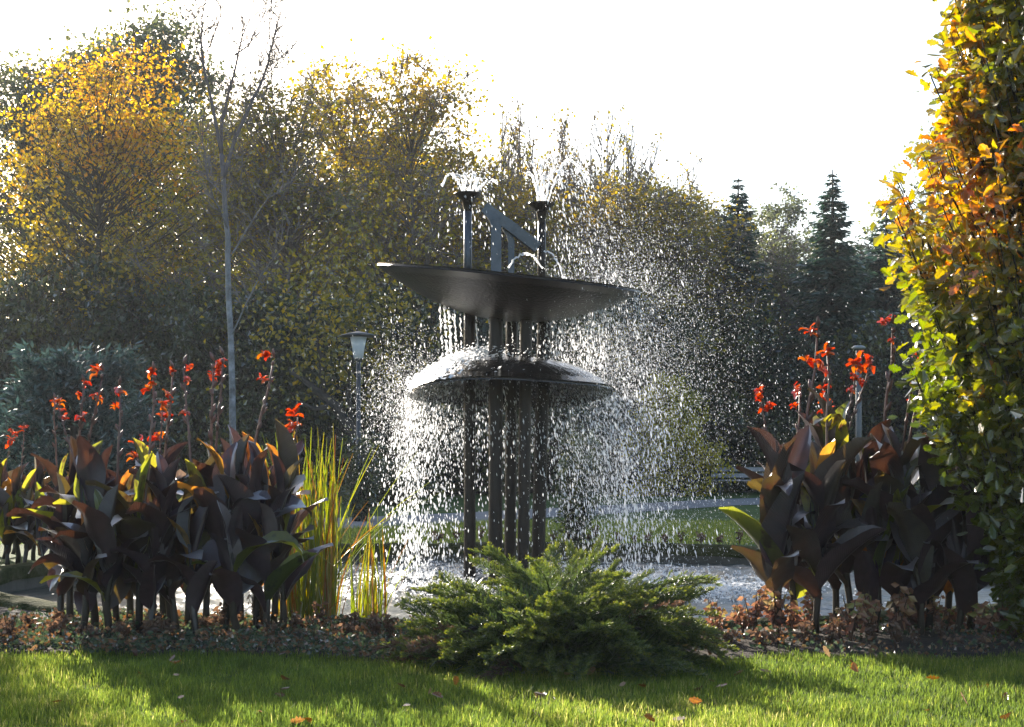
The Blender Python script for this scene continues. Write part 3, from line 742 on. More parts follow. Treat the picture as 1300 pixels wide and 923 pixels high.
# rear row
place(K_broad, 'broadleaf_tree', 35, 60, 118, 105, 'grey-green tree low behind the orange maple', 'grey-green trees behind the orange maple')
place(K_broad, 'broadleaf_tree', 112, 62, 96, 95, 'grey-green tree low behind the orange maple', 'grey-green trees behind the orange maple')
place(K_broad, 'broadleaf_tree', 188, 58, 64, 98, 'tallest grey-green tree rising above the orange maple', 'grey-green trees behind the orange maple')
place(K_broad, 'broadleaf_tree', 330, 64, 215, 110, 'grey-green tree far behind the white-barked birch')
place(K_broad, 'broadleaf_tree', 480, 64, 200, 120, 'grey-green tree far behind the olive maples')
for px, ty in ((610, 270), (720, 275), (820, 280)):
    place(K_broad, 'broadleaf_tree', px, 63, ty, 110, 'grey-green tree seen through the bare poplar twigs', 'grey-green trees behind the poplars', lm='leaf_brown')
place(K_broad, 'broadleaf_tree', 915, 62, 300, 90, 'grey-green tree just behind the narrow spruce')
place(K_broad, 'broadleaf_tree', 1090, 62, 330, 110, 'grey-green tree filling the gap behind the spruces', lm='leaf_dark')
place(K_broad, 'broadleaf_tree', 1240, 62, 290, 110, 'grey-green tree far behind the autumn oak')
place(K_airy, 'broadleaf_tree', 1185, 66, 175, 60, 'thin pale green tree rising behind the dark spruces', rz=1.0)
place(K_airy, 'broadleaf_tree', 990, 68, 250, 52, 'thin pale tree showing between the two tall spruces', rz=2.0, lm='leaf_greygreen')
# middle rows
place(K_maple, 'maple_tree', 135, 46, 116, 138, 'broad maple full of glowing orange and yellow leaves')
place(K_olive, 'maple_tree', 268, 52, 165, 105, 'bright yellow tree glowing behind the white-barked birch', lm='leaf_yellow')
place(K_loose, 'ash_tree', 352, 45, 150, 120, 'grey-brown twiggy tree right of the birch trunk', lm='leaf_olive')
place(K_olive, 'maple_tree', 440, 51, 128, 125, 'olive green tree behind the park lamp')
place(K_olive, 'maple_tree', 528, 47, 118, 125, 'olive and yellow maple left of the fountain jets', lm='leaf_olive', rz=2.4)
for px, d, ty, hw, k in ((600, 50, 128, 70, K_twigA), (640, 48, 112, 66, K_twigB), (668, 51, 96, 70, K_twigB), (705, 52, 112, 66, K_twigA), (738, 49, 108, 66, K_twigA), (775, 52, 112, 66, K_twigB), (812, 48, 128, 60, K_twigB), (840, 50, 150, 66, K_twigA), (878, 51, 190, 62, K_twigB), (912, 53, 232, 55, K_twigA)):
    place(k, 'poplar_tree', px, d, ty - 14, hw * 1.1, {600: 'nearly bare poplar behind the left fountain funnel', 668: 'tallest bare poplar just behind the right fountain funnel', 912: 'lowest bare poplar beside the narrow spruce'}.get(px, 'nearly bare poplar with upright twigs behind the fountain spray'), 'bare poplars behind the fountain')
place(K_olive, 'hornbeam_tree', 640, 46, 262, 120, 'low olive tree left of the yellow shrub under the bare poplars')
place(K_olive, 'hornbeam_tree', 755, 45, 270, 125, 'low olive tree seen through the spray under the poplars', rz=4.0)
place(K_loose, 'ash_tree', 855, 46, 262, 120, 'grey-brown loose tree in front of the bare poplars', lm='leaf_olive')
place(K_loose, 'ash_tree', 985, 50, 320, 80, 'loose olive tree standing between the two tall spruces', lm='leaf_greygreen')
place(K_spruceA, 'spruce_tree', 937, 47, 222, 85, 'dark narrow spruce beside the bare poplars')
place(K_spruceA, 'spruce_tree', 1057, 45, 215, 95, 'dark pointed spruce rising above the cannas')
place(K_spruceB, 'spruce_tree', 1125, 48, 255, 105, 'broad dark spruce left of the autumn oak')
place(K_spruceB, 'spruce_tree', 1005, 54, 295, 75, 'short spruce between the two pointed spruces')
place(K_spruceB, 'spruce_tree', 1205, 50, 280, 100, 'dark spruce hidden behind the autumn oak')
# understorey
for px, d, ty, hw, w in ((20, 42, 400, 105, 'behind the blue-green conifer'), (120, 43, 360, 110, 'below the orange maple'), (235, 42, 400, 100, 'left of the birch trunk'), (330, 41, 400, 105, 'right of the birch trunk'), (420, 42, 410, 105, 'left of the park lamp'), (515, 43, 400, 105, 'right of the park lamp'), (605, 42, 410, 100, 'behind the left fountain column'), (690, 43, 410, 100, 'behind the right fountain column'), (785, 44, 400, 100, 'behind the thickest mist'), (870, 45, 420, 95, 'behind the thinning mist'), (955, 45, 430, 95, 'behind the park bench'), (1050, 44, 450, 95, 'below the pointed spruce'), (1140, 43, 430, 95, 'below the broad spruce'), (1230, 43, 420, 105, 'behind the autumn oak')):
    place(K_bush, 'bush', px, d, ty, hw, 'dark bush below the park trees ' + w, 'dark bushes below the park trees', cat='bush')
place(K_bush, 'bush', 492, 33, 592, 50, 'low pale green bush beside the gravel path', lm='leaf_greygreen', cat='bush')
place(K_bush, 'bush', 852, 40, 495, 50, 'yellow-green bush behind the drifting mist', lm='leaf_yellow', cat='bush')

def birch():
    d0 = 32; g = np.random.default_rng(41)
    root = empty('birch_tree', gp(297, d0)); tag(root, 'nearly bare white-barked birch with purple-grey twigs', 'tree')
    base = np.array(gp(297, d0))
    def P_(pts, dep=0.0):
        n = len(pts)
        return np.array([np.array(at(x, y, d0)) + np.array([0, dep * i / max(n - 1, 1), 0]) for i, (x, y) in enumerate(pts)]) - base
    def smooth(P, k=4):
        t = np.linspace(0, len(P) - 1, (len(P) - 1) * k + 1); Q = np.stack([np.interp(t, range(len(P)), P[:, c]) for c in range(3)], -1)
        return Q + np.cumsum(g.normal(0, .012, Q.shape), 0) * np.sin(np.linspace(0, math.pi, len(Q)))[:, None]
    mb = MB(); T = smooth(P_([(297, 640), (297, 600), (294, 500), (291, 400), (289, 300), (284, 230), (281, 195)])); T[0] = 0
    tube(mb, T, np.linspace(.085, .048, len(T)), 10); mb.build('trunk', M['birch'], root, True)
    limbs = [([(281, 195), (272, 140), (266, 100), (262, 60), (264, 30), (272, -5)], -.6, .045), ([(281, 195), (280, 150), (285, 118), (296, 75), (303, 40), (314, 12)], .5, .045),
             ([(284, 225), (297, 175), (314, 130), (328, 95), (337, 60), (346, 30), (356, 5)], .3, .05), ([(297, 118), (315, 105), (332, 85)], .9, .018), ([(298, 70), (316, 55), (324, 30), (330, 8)], .6, .022),
             ([(265, 95), (257, 80), (253, 55), (253, 35), (250, 5)], -.9, .02), ([(266, 60), (274, 40), (279, 18), (282, -5)], -.2, .02), ([(342, 65), (341, 95), (341, 125)], .8, .018), ([(342, 50), (341, 20), (342, -5)], .2, .016),
             ([(340, 78), (356, 68), (366, 55)], .5, .016), ([(330, 100), (350, 90), (368, 92)], -.4, .014), ([(289, 290), (275, 255), (268, 215)], -.8, .022), ([(290, 330), (312, 285), (335, 240), (370, 215), (395, 200)], 1.0, .02),
             ([(292, 430), (330, 360), (355, 330), (385, 300)], -1.0, .018), ([(286, 250), (262, 225), (252, 170), (250, 130)], .7, .022)]
    TW0, TW1 = [], []
    for pts, dep, r in limbs:
        mb = MB(); L = smooth(P_(pts, dep)); tube(mb, L, np.linspace(r, r * .2, len(L)), 6); mb.build('limb', M['birch'], root, True)
        for q in range(int(len(L) * 1.6)):
            i = g.integers(2, len(L)); p = L[i]; dd = norm(np.array([g.normal(0, .6), g.normal(0, .6), .8])); l1 = g.uniform(.25, .7)
            e = p + dd * l1; TW0.append(p); TW1.append(e)
            for s in range(3):
                f = g.uniform(.3, 1); b = p + dd * l1 * f; d2 = norm(dd + g.normal(0, .5, 3)); TW0.append(b); TW1.append(b + d2 * g.uniform(.12, .4))
    mb = MB(); sticks(mb, np.array(TW0), np.array(TW1), .009, .005); o = mb.build('twig', M['bark_twig'], root); o['kind'] = 'stuff'
    mb = MB(); i = g.integers(0, len(TW0), 420); P = np.array(TW1)[i] + g.normal(0, .1, (420, 3)); P = P[P[:, 2] < 9.0]
    leaves(mb, P, .08, .06, g.random(len(P)), g=g); o = mb.build('crown', M['leaf_brown'], root)
birch()

def pine():
    g = np.random.default_rng(51); d = 27
    root = empty('blue_pine', gp(88, d)); tag(root, 'low spreading blue-green conifer behind the left cannas', 'conifer')
    mt = MB(); mc = MB(); tube(mt, [(0, 0, 0), (.1, 0, 1.6), (.1, .1, 3.0)], [.14, .09, .03], 7)
    for b in range(130):
        z = g.uniform(.3, 2.9); a = g.uniform(0, 6.28); ln = g.uniform(1.0, 2.1) * (1.15 - z / 5)
        o = np.array([math.cos(a), math.sin(a), 0]); tip = o * ln + np.array([.1, 0, z + ln * g.uniform(.15, .55)]); B = bez((.1, 0, z), o * ln * .6 + np.array([.1, 0, z - .1]), tip, 7)
        tube(mt, B, np.linspace(.025, .006, 7), 3, cap=False)
        n = 130; u = g.uniform(.25, 1.0, n); i = u * 6; k = np.minimum(i.astype(int), 5); p = B[k] + (B[k + 1] - B[k]) * (i - k)[:, None] + g.normal(0, .07, (n, 3))
        dr = norm(o[None] * .6 + g.normal(0, .6, (n, 3)) + np.array([0, 0, .2])); L = g.uniform(.1, .24, n)
        leaves(mc, p, L, L * .3, np.clip(u * .7 + g.normal(0, .2, n), 0, 1), u=dr, g=g, fold=.1)
    mt.build('trunk', M['bark_dark'], root, True); mc.build('crown', M['needle_blue'], root)
pine()

def dark_tree():
    """leaning dark trunk with low limbs behind the lamp"""
    g = np.random.default_rng(61); d = 36; root = empty('old_tree', gp(470, d)); tag(root, 'leaning dark trunk with low branches beside the park lamp', 'tree')
    base = np.array(gp(470, d)); f = lambda x, y, dy=0: np.array(at(x, y, d)) - base + np.array([0, dy, 0])
    mb = MB(); T = np.array([(0, 0, 0), f(468, 600), f(450, 555), f(425, 515), f(395, 490), f(365, 470, .5)]); T2 = np.stack([np.interp(np.linspace(0, 5, 16), range(6), T[:, c]) for c in range(3)], -1)
    tube(mb, T2, np.linspace(.24, .05, 16), 8); mb.build('trunk', M['bark_dark'], root, True)
    for pts in ([f(450, 555), f(440, 500, .3), f(445, 440, .6), f(455, 380, .8)], [f(425, 515), f(400, 520, -.3), f(375, 505, -.5)], [f(410, 500), f(405, 450, .4), f(390, 400, .5), f(395, 350, .8)], [f(468, 600), f(490, 540, .3), f(520, 480, .5), f(530, 400, .7)]):
        mb = MB(); tube(mb, np.array(pts), np.linspace(.10, .02, len(pts)), 6); mb.build('limb', M['bark_dark'], root, True)
    mc = MB(); n = 2600; P = np.stack([g.normal(-.6, 1.3, n), g.normal(.4, .8, n), g.normal(4.6, 1.3, n)], -1); P = P[P[:, 2] > 2.2]
    leaves(mc, P, .15, .11, g.random(len(P)), g=g); mc.build('crown', M['leaf_olive'], root)
dark_tree()

def back_shrub(px, d, topy, wpx, label, seed, lm):
    g = np.random.default_rng(seed); H = CH + (HY - topy) / F * d; R = wpx / 2 / F * d
    root = empty('leafy_shrub', gp(px, d)); tag(root, label, 'shrub')
    mt = MB(); mc = MB()
    for s in range(14):
        a = g.uniform(0, 6.28); r = R * g.random() ** .5; P = bez((g.normal(0, .06), g.normal(0, .06), 0), (r * math.cos(a) * .8, r * math.sin(a) * .8, H * .4), (r * math.cos(a), r * math.sin(a), H * g.uniform(.65, 1)), 6)
        tube(mt, P, np.linspace(.016, .004, 6), 4, cap=False)
        n = 90; u = g.uniform(.1, 1, n) * 5; k = np.minimum(u.astype(int), 4); p = P[k] + (P[k + 1] - P[k]) * (u - k)[:, None] + g.normal(0, .09, (n, 3))
        p[:, 2] = np.maximum(p[:, 2], .05); leaves(mc, p, g.uniform(.06, .12, n), .055, g.random(n), g=g)
    mt.build('stem', M['bark_dark'], root, True); mc.build('foliage', M[lm], root)
back_shrub(728, 18.9, 535, 82, 'dark shrub with yellow leaves behind the fountain columns', 71, 'leaf_dark')
back_shrub(458, 25, 545, 60, 'dark shrub at the foot of the park lamp', 72, 'leaf_dark')
back_shrub(1180, 20, 560, 150, 'dark shrub behind the right cannas', 73, 'leaf_dark')

# ------------------------------------------------------------------ lamp, post, bench
def lamp():
    d = 26; s = F / d; r = empty('park_lamp', gp(455, d)); tag(r, 'park lamp with frosted glass cone under a flat dark hat', 'lamp')
    z = lambda py: CH + (HY - py) / s
    mb = MB(); tube(mb, [(0, 0, 0), (0, 0, 1.2), (0, 0, 1.21), (0, 0, z(457))], [.06, .06, .042, .04], 12); mb.build('pole', M['lamp_metal'], r, True)
    mb = MB(); lathe(mb, [(.05, z(459)), (.075, z(456)), (.075, z(453)), (.06, z(452))], 20); mb.build('collar', M['lamp_metal'], r, True)
    mb = MB(); lathe(mb, [(0, z(456)), (.085, z(455)), (.12, z(440)), (.155, z(428)), (0, z(428))], 24); mb.build('lamp_glass', M['frosted'], r, True)
    mb = MB(); lathe(mb, [(0, z(428.5)), (.33, z(427.5)), (.345, z(426)), (.22, z(423.5)), (.06, z(421)), (0, z(420))], 32); mb.build('lamp_hat', M['lamp_metal'], r, True)
lamp()
def post():
    d = 21; s = F / d; r = empty('grey_post', gp(1090, d)); tag(r, 'slim pale grey lamp post with flat cap behind the right cannas', 'lamp post')
    zt = CH + (HY - 441) / s
    mb = MB(); tube(mb, [(0, 0, 0), (0, 0, zt - .03)], [.05, .042], 12); mb.build('pole', M['post_grey'], r, True)
    mb = MB(); lathe(mb, [(0, zt - .03), (.10, zt - .02), (.105, zt), (.07, zt + .025), (0, zt + .03)], 20); mb.build('cap', M['bench_wood'], r, True)
post()
def bench():
    d = 41; p = gp(945, d); r = empty('park_bench', p, R_(-4)); tag(r, 'pale wooden park bench beyond the gravel path', 'bench')
    for z in (.50, .68):
        mb = MB(); boxm(mb, -.95, .95, .20, .235, z, z + .12); mb.build('back_plank', M['bench_wood'], r)
    for y in (-.2, -.05, .10):
        mb = MB(); boxm(mb, -.95, .95, y, y + .12, .40, .435); mb.build('seat_plank', M['bench_wood'], r)
    for x in (-.75, .70):
        mb = MB(); boxm(mb, x, x + .06, -.18, .18, 0, .398); boxm(mb, x, x + .06, .237, .29, 0, .82); mb.build('leg', M['lamp_metal'], r)
bench()

# ------------------------------------------------------------------ cannas
def canna_leaf(seed, curve, cup, wave):
    g = np.random.default_rng(seed); nu, nv = 10, 7; t = np.linspace(0, 1, nu); s = np.linspace(-1, 1, nv)
    ang = .25 - curve * t ** 1.6; dl = 1 / (nu - 1); x = np.concatenate([[0], np.cumsum(np.cos(ang[:-1]) * dl)]); z = np.concatenate([[0], np.cumsum(np.sin(ang[:-1]) * dl)])
    w = .225 * (np.sin(np.pi * np.clip(t * .93 + .03, 0, 1) ** .78)) ** .75; w[-1] = .008; w[0] = .02
    ph = g.uniform(0, 6.28)
    V = np.zeros((nu, nv, 3))
    for i in range(nu):
        nrm = np.array([-math.sin(ang[i]), 0, math.cos(ang[i])])
        for j in range(nv):
            h = cup * abs(s[j]) ** 1.4 * w[i] + wave * .035 * math.sin(t[i] * 11 + ph + (2 if s[j] > 0 else 0)) * s[j] ** 2
            tw = wave * .25 * t[i]
            V[i, j] = np.array([x[i], s[j] * w[i] * math.cos(cup * .7), z[i]]) + nrm * (h + tw * s[j] * w[i])
    mb = MB(); mb.add(V.reshape(-1, 3), grid_faces(nu, nv)); return mb.mesh('leaf', [M['canna_bronze']], True)
CL = [canna_leaf(100 + i, c, k, w) for i, (c, k, w) in enumerate([(.3, .5, .6), (.7, .35, 1), (1.2, .4, 1), (1.9, .2, 1.2), (2.6, .3, 1), (.5, .9, .5), (1.0, .1, 1.5), (.15, 1.1, .3)])]
def bloom(seed):
    g = np.random.default_rng(seed); mb = MB()
    for p in range(7):
        a = g.uniform(0, 6.28); el = g.uniform(.3, 1.5); nu, nv = 5, 3; L = g.uniform(.04, .085); Wd = g.uniform(.011, .024)
        o = np.array([math.cos(a), math.sin(a), 0]); sd = np.array([-math.sin(a), math.cos(a), 0]); V = []
        pos = np.array([0, 0, g.uniform(-.02, .03)]); e = el
        for i in range(nu):
            t = i / (nu - 1); w = Wd * math.sin(math.pi * (t * .85 + .08)); 
            for s in (-1, 0, 1): V.append(pos + sd * w * s + np.array([0, 0, .012 * abs(s)]) + g.normal(0, .003, 3))
            pos = pos + (o * math.cos(e) + np.array([0, 0, math.sin(e)])) * L / (nu - 1); e -= g.uniform(.2, .6)
        mb.add(V, grid_faces(nu, nv), g.random())
    return mb.mesh('flower', [M['petal']], True)
BL = [bloom(200 + i) for i in range(6)]
def flower_stem(seed, L):
    g = np.random.default_rng(seed); mb = MB(); n = 6; P = np.stack([np.cumsum(g.normal(0, .005, n)), np.cumsum(g.normal(0, .005, n)), np.linspace(0, L, n)], -1); P[0] = 0
    tube(mb, P, np.linspace(.0075, .004, n), 6)
    nb = int(6 + g.integers(0, 6)); u = g.uniform(.5, 1.05, nb); p = np.stack([np.interp(u * L, P[:, 2], P[:, 0]), np.interp(u * L, P[:, 2], P[:, 1]), u * L], -1)
    for q in p:
        a = g.uniform(0, 6.28); d = np.array([math.cos(a) * .5, math.sin(a) * .5, 1.0]); d /= np.linalg.norm(d); ln = g.uniform(.02, .05)
        tube(mb, [q, q + d * ln * .5, q + d * ln], [.004, .009, .002], 5)
    return mb.mesh('flower_stem', [M['flower_stem']], True)
FS = [(flower_stem(300 + i, L), L) for i, L in enumerate((.35, .45, .55, .65))]
STALK = []
for i in range(5):
    mb = MB(); g = np.random.default_rng(330 + i); n = 7; P = np.stack([np.cumsum(g.normal(0, .012, n)), np.cumsum(g.normal(0, .012, n)), np.linspace(0, 1, n)], -1); P[0] = 0
    tube(mb, P, np.linspace(.026, .013, n) * (1 + g.normal(0, .06, n)), 8); STALK.append((mb.mesh('stalk', [M['canna_stalk']], True), P))
cg = np.random.default_rng(77)
def mat_pick(px_bias=0.0):
    u = cg.random()
    return M['canna_bronze'] if u < .85 - px_bias else (M['canna_glow_green'] if u < .93 - px_bias * .4 else M['canna_glow_amber'])
def canna(px, d, leaf_top, flower_tops, label, group, nleaf=8, z0=.02, spread=1.0, lsc=1.0):
    Htop = CH + (HY - leaf_top) / F * d - z0
    root = empty('canna_plant', gp(px, d, z0)); tag(root, label, 'canna', group)
    sm, SP = STALK[cg.integers(0, 5)]; hs = Htop * .72; rz = cg.uniform(0, 6.28); tilt = cg.normal(0, .045, 2)
    o = obj('stalk', sm, root); o.scale = (1.05, 1.05, hs); o.rotation_euler = (tilt[0], tilt[1], rz); o.location = (0, 0, -.05)
    Rm = Euler((tilt[0], tilt[1], rz)).to_matrix()
    def sp(t):
        i = t * (len(SP) - 1); k = min(int(i), len(SP) - 2); p = SP[k] + (SP[k + 1] - SP[k]) * (i - k)
        return Rm @ Vector((p[0] * 1.05, p[1] * 1.05, p[2] * hs)) + Vector((0, 0, -.05))
    a = cg.uniform(0, 6.28)
    for i in range(nleaf):
        t = .26 + .74 * (i + cg.uniform(0, .7)) / nleaf; t = min(t, 1)
        a += 2.4 + cg.normal(0, .4)
        L = lsc * (.36 + .18 * math.sin(math.pi * min(t * .9, 1))) * cg.uniform(.75, 1.2)
        el = (.65 + .75 * t) * cg.uniform(.65, 1.15)
        if i >= nleaf - 2: el = cg.uniform(1.0, 1.3); L = min(L * 1.1, max(.3, (Htop - sp(t).z) * 1.1))
        v = cg.choice([0, 1, 2, 3, 4, 5, 6, 7], p=[.14, .17, .16, .14, .08, .12, .12, .07]); 
        if i >= nleaf - 2: v = cg.choice([0, 5, 7, 1])
        lo = obj('leaf', CL[v], root, [mat_pick()]); lo.location = sp(t)
        lo.rotation_euler = (cg.normal(0, .35), -el, a); lo.scale = (L, L * cg.uniform(.52, .88) * spread * (1 if lo.material_slots[0].material is M['canna_bronze'] else .7), L)
    for (fpx, fpy) in flower_tops:
        top = at(fpx, fpy, d) - root.location; b = sp(cg.uniform(.85, 1.0)); v = top - b; L = v.length
        fm, L0 = min(FS, key=lambda q: abs(q[1] - L)); so = obj('flower_stem', fm, root); k_ = L / L0
        so.location = b; so.rotation_euler = v.to_track_quat('Z', 'Y').to_euler(); so.scale = (k_, k_, k_)
        for k in range(cg.integers(2, 5)):
            bo = obj('flower', BL[cg.integers(0, 6)], so); bo.location = Vector((0, 0, L0 * (.98 - k * cg.uniform(.07, .16)))) + Vector(cg.normal(0, .012, 3))
            bo.rotation_euler = (cg.normal(0, .4), cg.normal(0, .4), cg.uniform(0, 6.28)); bo.scale = [cg.uniform(.6, 1.2) / k_] * 3
def clab(ty, fl, where):
    if ty >= 600: return 'low bronze canna in the front row ' + where
    return 'tall bronze-leaved canna ' + (where + ' with two flower spikes' if len(fl) > 1 else where + ' with one flower spike' if fl else where + ' without flower spike')
LG = 'dark-leaved cannas beside the reeds'
lf = 'bronze-leaved canna with orange-red blooms left of the reeds'; ln_ = 'bronze-leaved canna without blooms left of the reeds'
left = [(92, 9.75, 560, [(106, 487), (128, 474)]), (120, 9.3, 555, [(75, 512)]), (150, 9.6, 585, [(148, 492)]), (178, 9.25, 575, [(190, 475)]), (205, 9.7, 560, [(216, 472), (204, 515)]), (222, 9.2, 590, []), (238, 9.5, 575, [(236, 465)]),
        (262, 9.75, 560, [(270, 462), (280, 455)]), (282, 9.25, 545, []), (305, 9.6, 545, [(343, 457)]), (325, 9.3, 560, []), (345, 9.7, 540, [(376, 525)]), (357, 9.35, 570, []), (135, 9.1, 620, []), (190, 9.05, 640, []), (250, 9.05, 630, []), (300, 9.05, 640, []), (105, 9.15, 640, []), (160, 9.8, 595, [(175, 565)]), (338, 9.1, 640, []), (75, 9.6, 600, []), (215, 9.4, 570, []), (295, 9.8, 560, []), (328, 9.75, 550, []), (140, 9.45, 570, [])]
for px, d, ty, fl in left: canna(px, d, ty, fl, clab(ty, fl, 'left of the reeds'), LG, nleaf=10 if ty < 600 else 7)
rf = 'bronze-leaved canna with red blooms right of the juniper'; rn = 'bronze-leaved canna without blooms right of the juniper'; RG = 'dark-leaved cannas right of the juniper'
right = [(985, 9.2, 540, [(968, 495)]), (1010, 9.6, 560, [(1032, 420), (1012, 500)]), (1035, 9.25, 545, [(1046, 448)]), (1060, 9.7, 540, [(1046, 490)]), (1085, 9.4, 470, [(1083, 462), (1101, 462)]), (1108, 9.7, 530, [(1128, 415)]), (1130, 9.3, 520, []), (1152, 9.6, 530, [(1160, 450), (1172, 455)]),
         (1178, 9.35, 545, []), (1200, 9.7, 560, []), (1228, 9.5, 600, []), (1110, 9.3, 610, []), (1165, 9.2, 620, []), (1210, 9.2, 630, [])]
for px, d, ty, fl in right: canna(px, d, ty, fl, clab(ty, fl, 'right of the juniper'), RG, nleaf=14 if ty < 600 else 9, lsc=1.1, spread=1.2)
fg = 'cannas beyond the left end of the basin'
for px, d, ty, fl in [(-15, 15.6, 590, []), (4, 16.2, 580, [(14, 548)]), (22, 15.5, 575, [(28, 543)]), (42, 16.0, 580, []), (62, 15.6, 570, [(72, 508)]), (85, 16.1, 585, []), (108, 15.7, 575, []), (130, 16.0, 590, []), (30, 15.2, 620, []), (75, 15.2, 620, []), (-5, 16.6, 600, []), (15, 17.0, 600, []), (52, 16.8, 600, []), (95, 16.9, 600, []), (10, 15.3, 640, []), (55, 15.0, 640, []), (100, 15.1, 640, [])]:
    canna(px, d, ty, fl, 'red-flowered canna standing beyond the far basin rim' if fl else 'flowerless canna standing beyond the far basin rim', fg, nleaf=7, z0=0.0)

# ------------------------------------------------------------------ reeds in the basin
def blade_mesh(seed, bend):
    g = np.random.default_rng(seed); mb = MB(); n = 8; t = np.linspace(0, 1, n); x = bend * t ** 2.2 + .012 * np.sin(t * 7 + seed); z = t * (1 - .25 * abs(bend) * t); w = .0065 * (1 - t ** 3) + .0005
    V = np.stack([np.stack([x, -w, z], -1), np.stack([x + .003, 0 * w, z], -1), np.stack([x, w, z], -1)], 1).reshape(-1, 3)
    mb.add(V, grid_faces(n, 3)); return mb.mesh('blade', [M['reed']], True)
BLD = [blade_mesh(400 + i, b) for i, b in enumerate((0, .06, .12, .2, .35, .55, .03, .8))]
def reeds(px0, px1, d0, d1, n, tops, lean, label, wsc=1.0):
    g = np.random.default_rng(int(px0)); root = empty('reed_clump', gp((px0 + px1) / 2, (d0 + d1) / 2, WZ - .1)); tag(root, label, 'reeds')
    for i in range(n):
        px = g.uniform(px0, px1); d = g.uniform(d0, d1); p = gp(px, d, WZ - .1) - root.location
        h = CH + (HY - g.uniform(*tops)) / F * d - WZ + .1
        o = obj('blade', BLD[g.choice(8, p=[.2, .2, .18, .14, .08, .05, .13, .02])], root); o.location = p
        h *= g.choice([1, .85, .7, .55], p=[.5, .25, .15, .1])
        o.scale = (h, 1.0 * wsc * g.uniform(.7, 1.5), h); o.rotation_euler = (g.normal(0, .05), g.normal(lean, .06), g.uniform(0, 6.28))
reeds(352, 428, 10.15, 10.6, 230, (535, 620), .02, 'tall clump of yellow-green reeds in the basin beside the cannas')
reeds(448, 492, 10.1, 10.4, 52, (640, 720), .05, 'short sparse reeds standing alone left of the juniper')

# ------------------------------------------------------------------ juniper
def frond(seed):
    g = np.random.default_rng(seed); mb = MB(); n = 9; t = np.linspace(0, 1, n); A = np.stack([t, .06 * np.sin(t * 3 + seed), .16 * t - .34 * t ** 2.2], -1)
    tube(mb, A, np.linspace(.011, .002, n), 4, cap=False, rnd=0.0)
    P, U, Lh, C = [], [], [], []
    for s in range(46):
        f = .1 + .9 * s / 46; p = np.array([np.interp(f, t, A[:, c]) for c in range(3)]); sg = 1 if s % 2 else -1
        d = norm(np.array([.8, sg * g.uniform(.45, .95), g.normal(.12, .28)])); ln = .30 * (1 - f * .72) * g.uniform(.7, 1.2)
        k = 9; u = np.linspace(.12, 1, k); q = p + d * (ln * u)[:, None] + np.array([0, 0, -.10 * ln])[None] * (u ** 2)[:, None]
        for j in range(k):
            for s2 in (-1, 1):
                dd = norm(d * .9 + norm(np.cross(d, [0, 0, 1])) * s2 * g.uniform(.25, .7) + g.normal(0, .25, 3))
                P.append(q[j]); U.append(dd); Lh.append(.075 * (1 - .45 * u[j]) * g.uniform(.7, 1.3)); C.append(.15 + .55 * u[j] * (.5 + .5 * f) + .25 * f + g.normal(0, .08))
    P = np.array(P); Lh = np.array(Lh); leaves(mb, P, Lh, Lh * .26, np.clip(C, 0, 1), u=np.array(U), g=g, fold=.2)
    return mb.mesh('frond', [M['juniper']])
FR = [frond(500 + i) for i in range(6)]
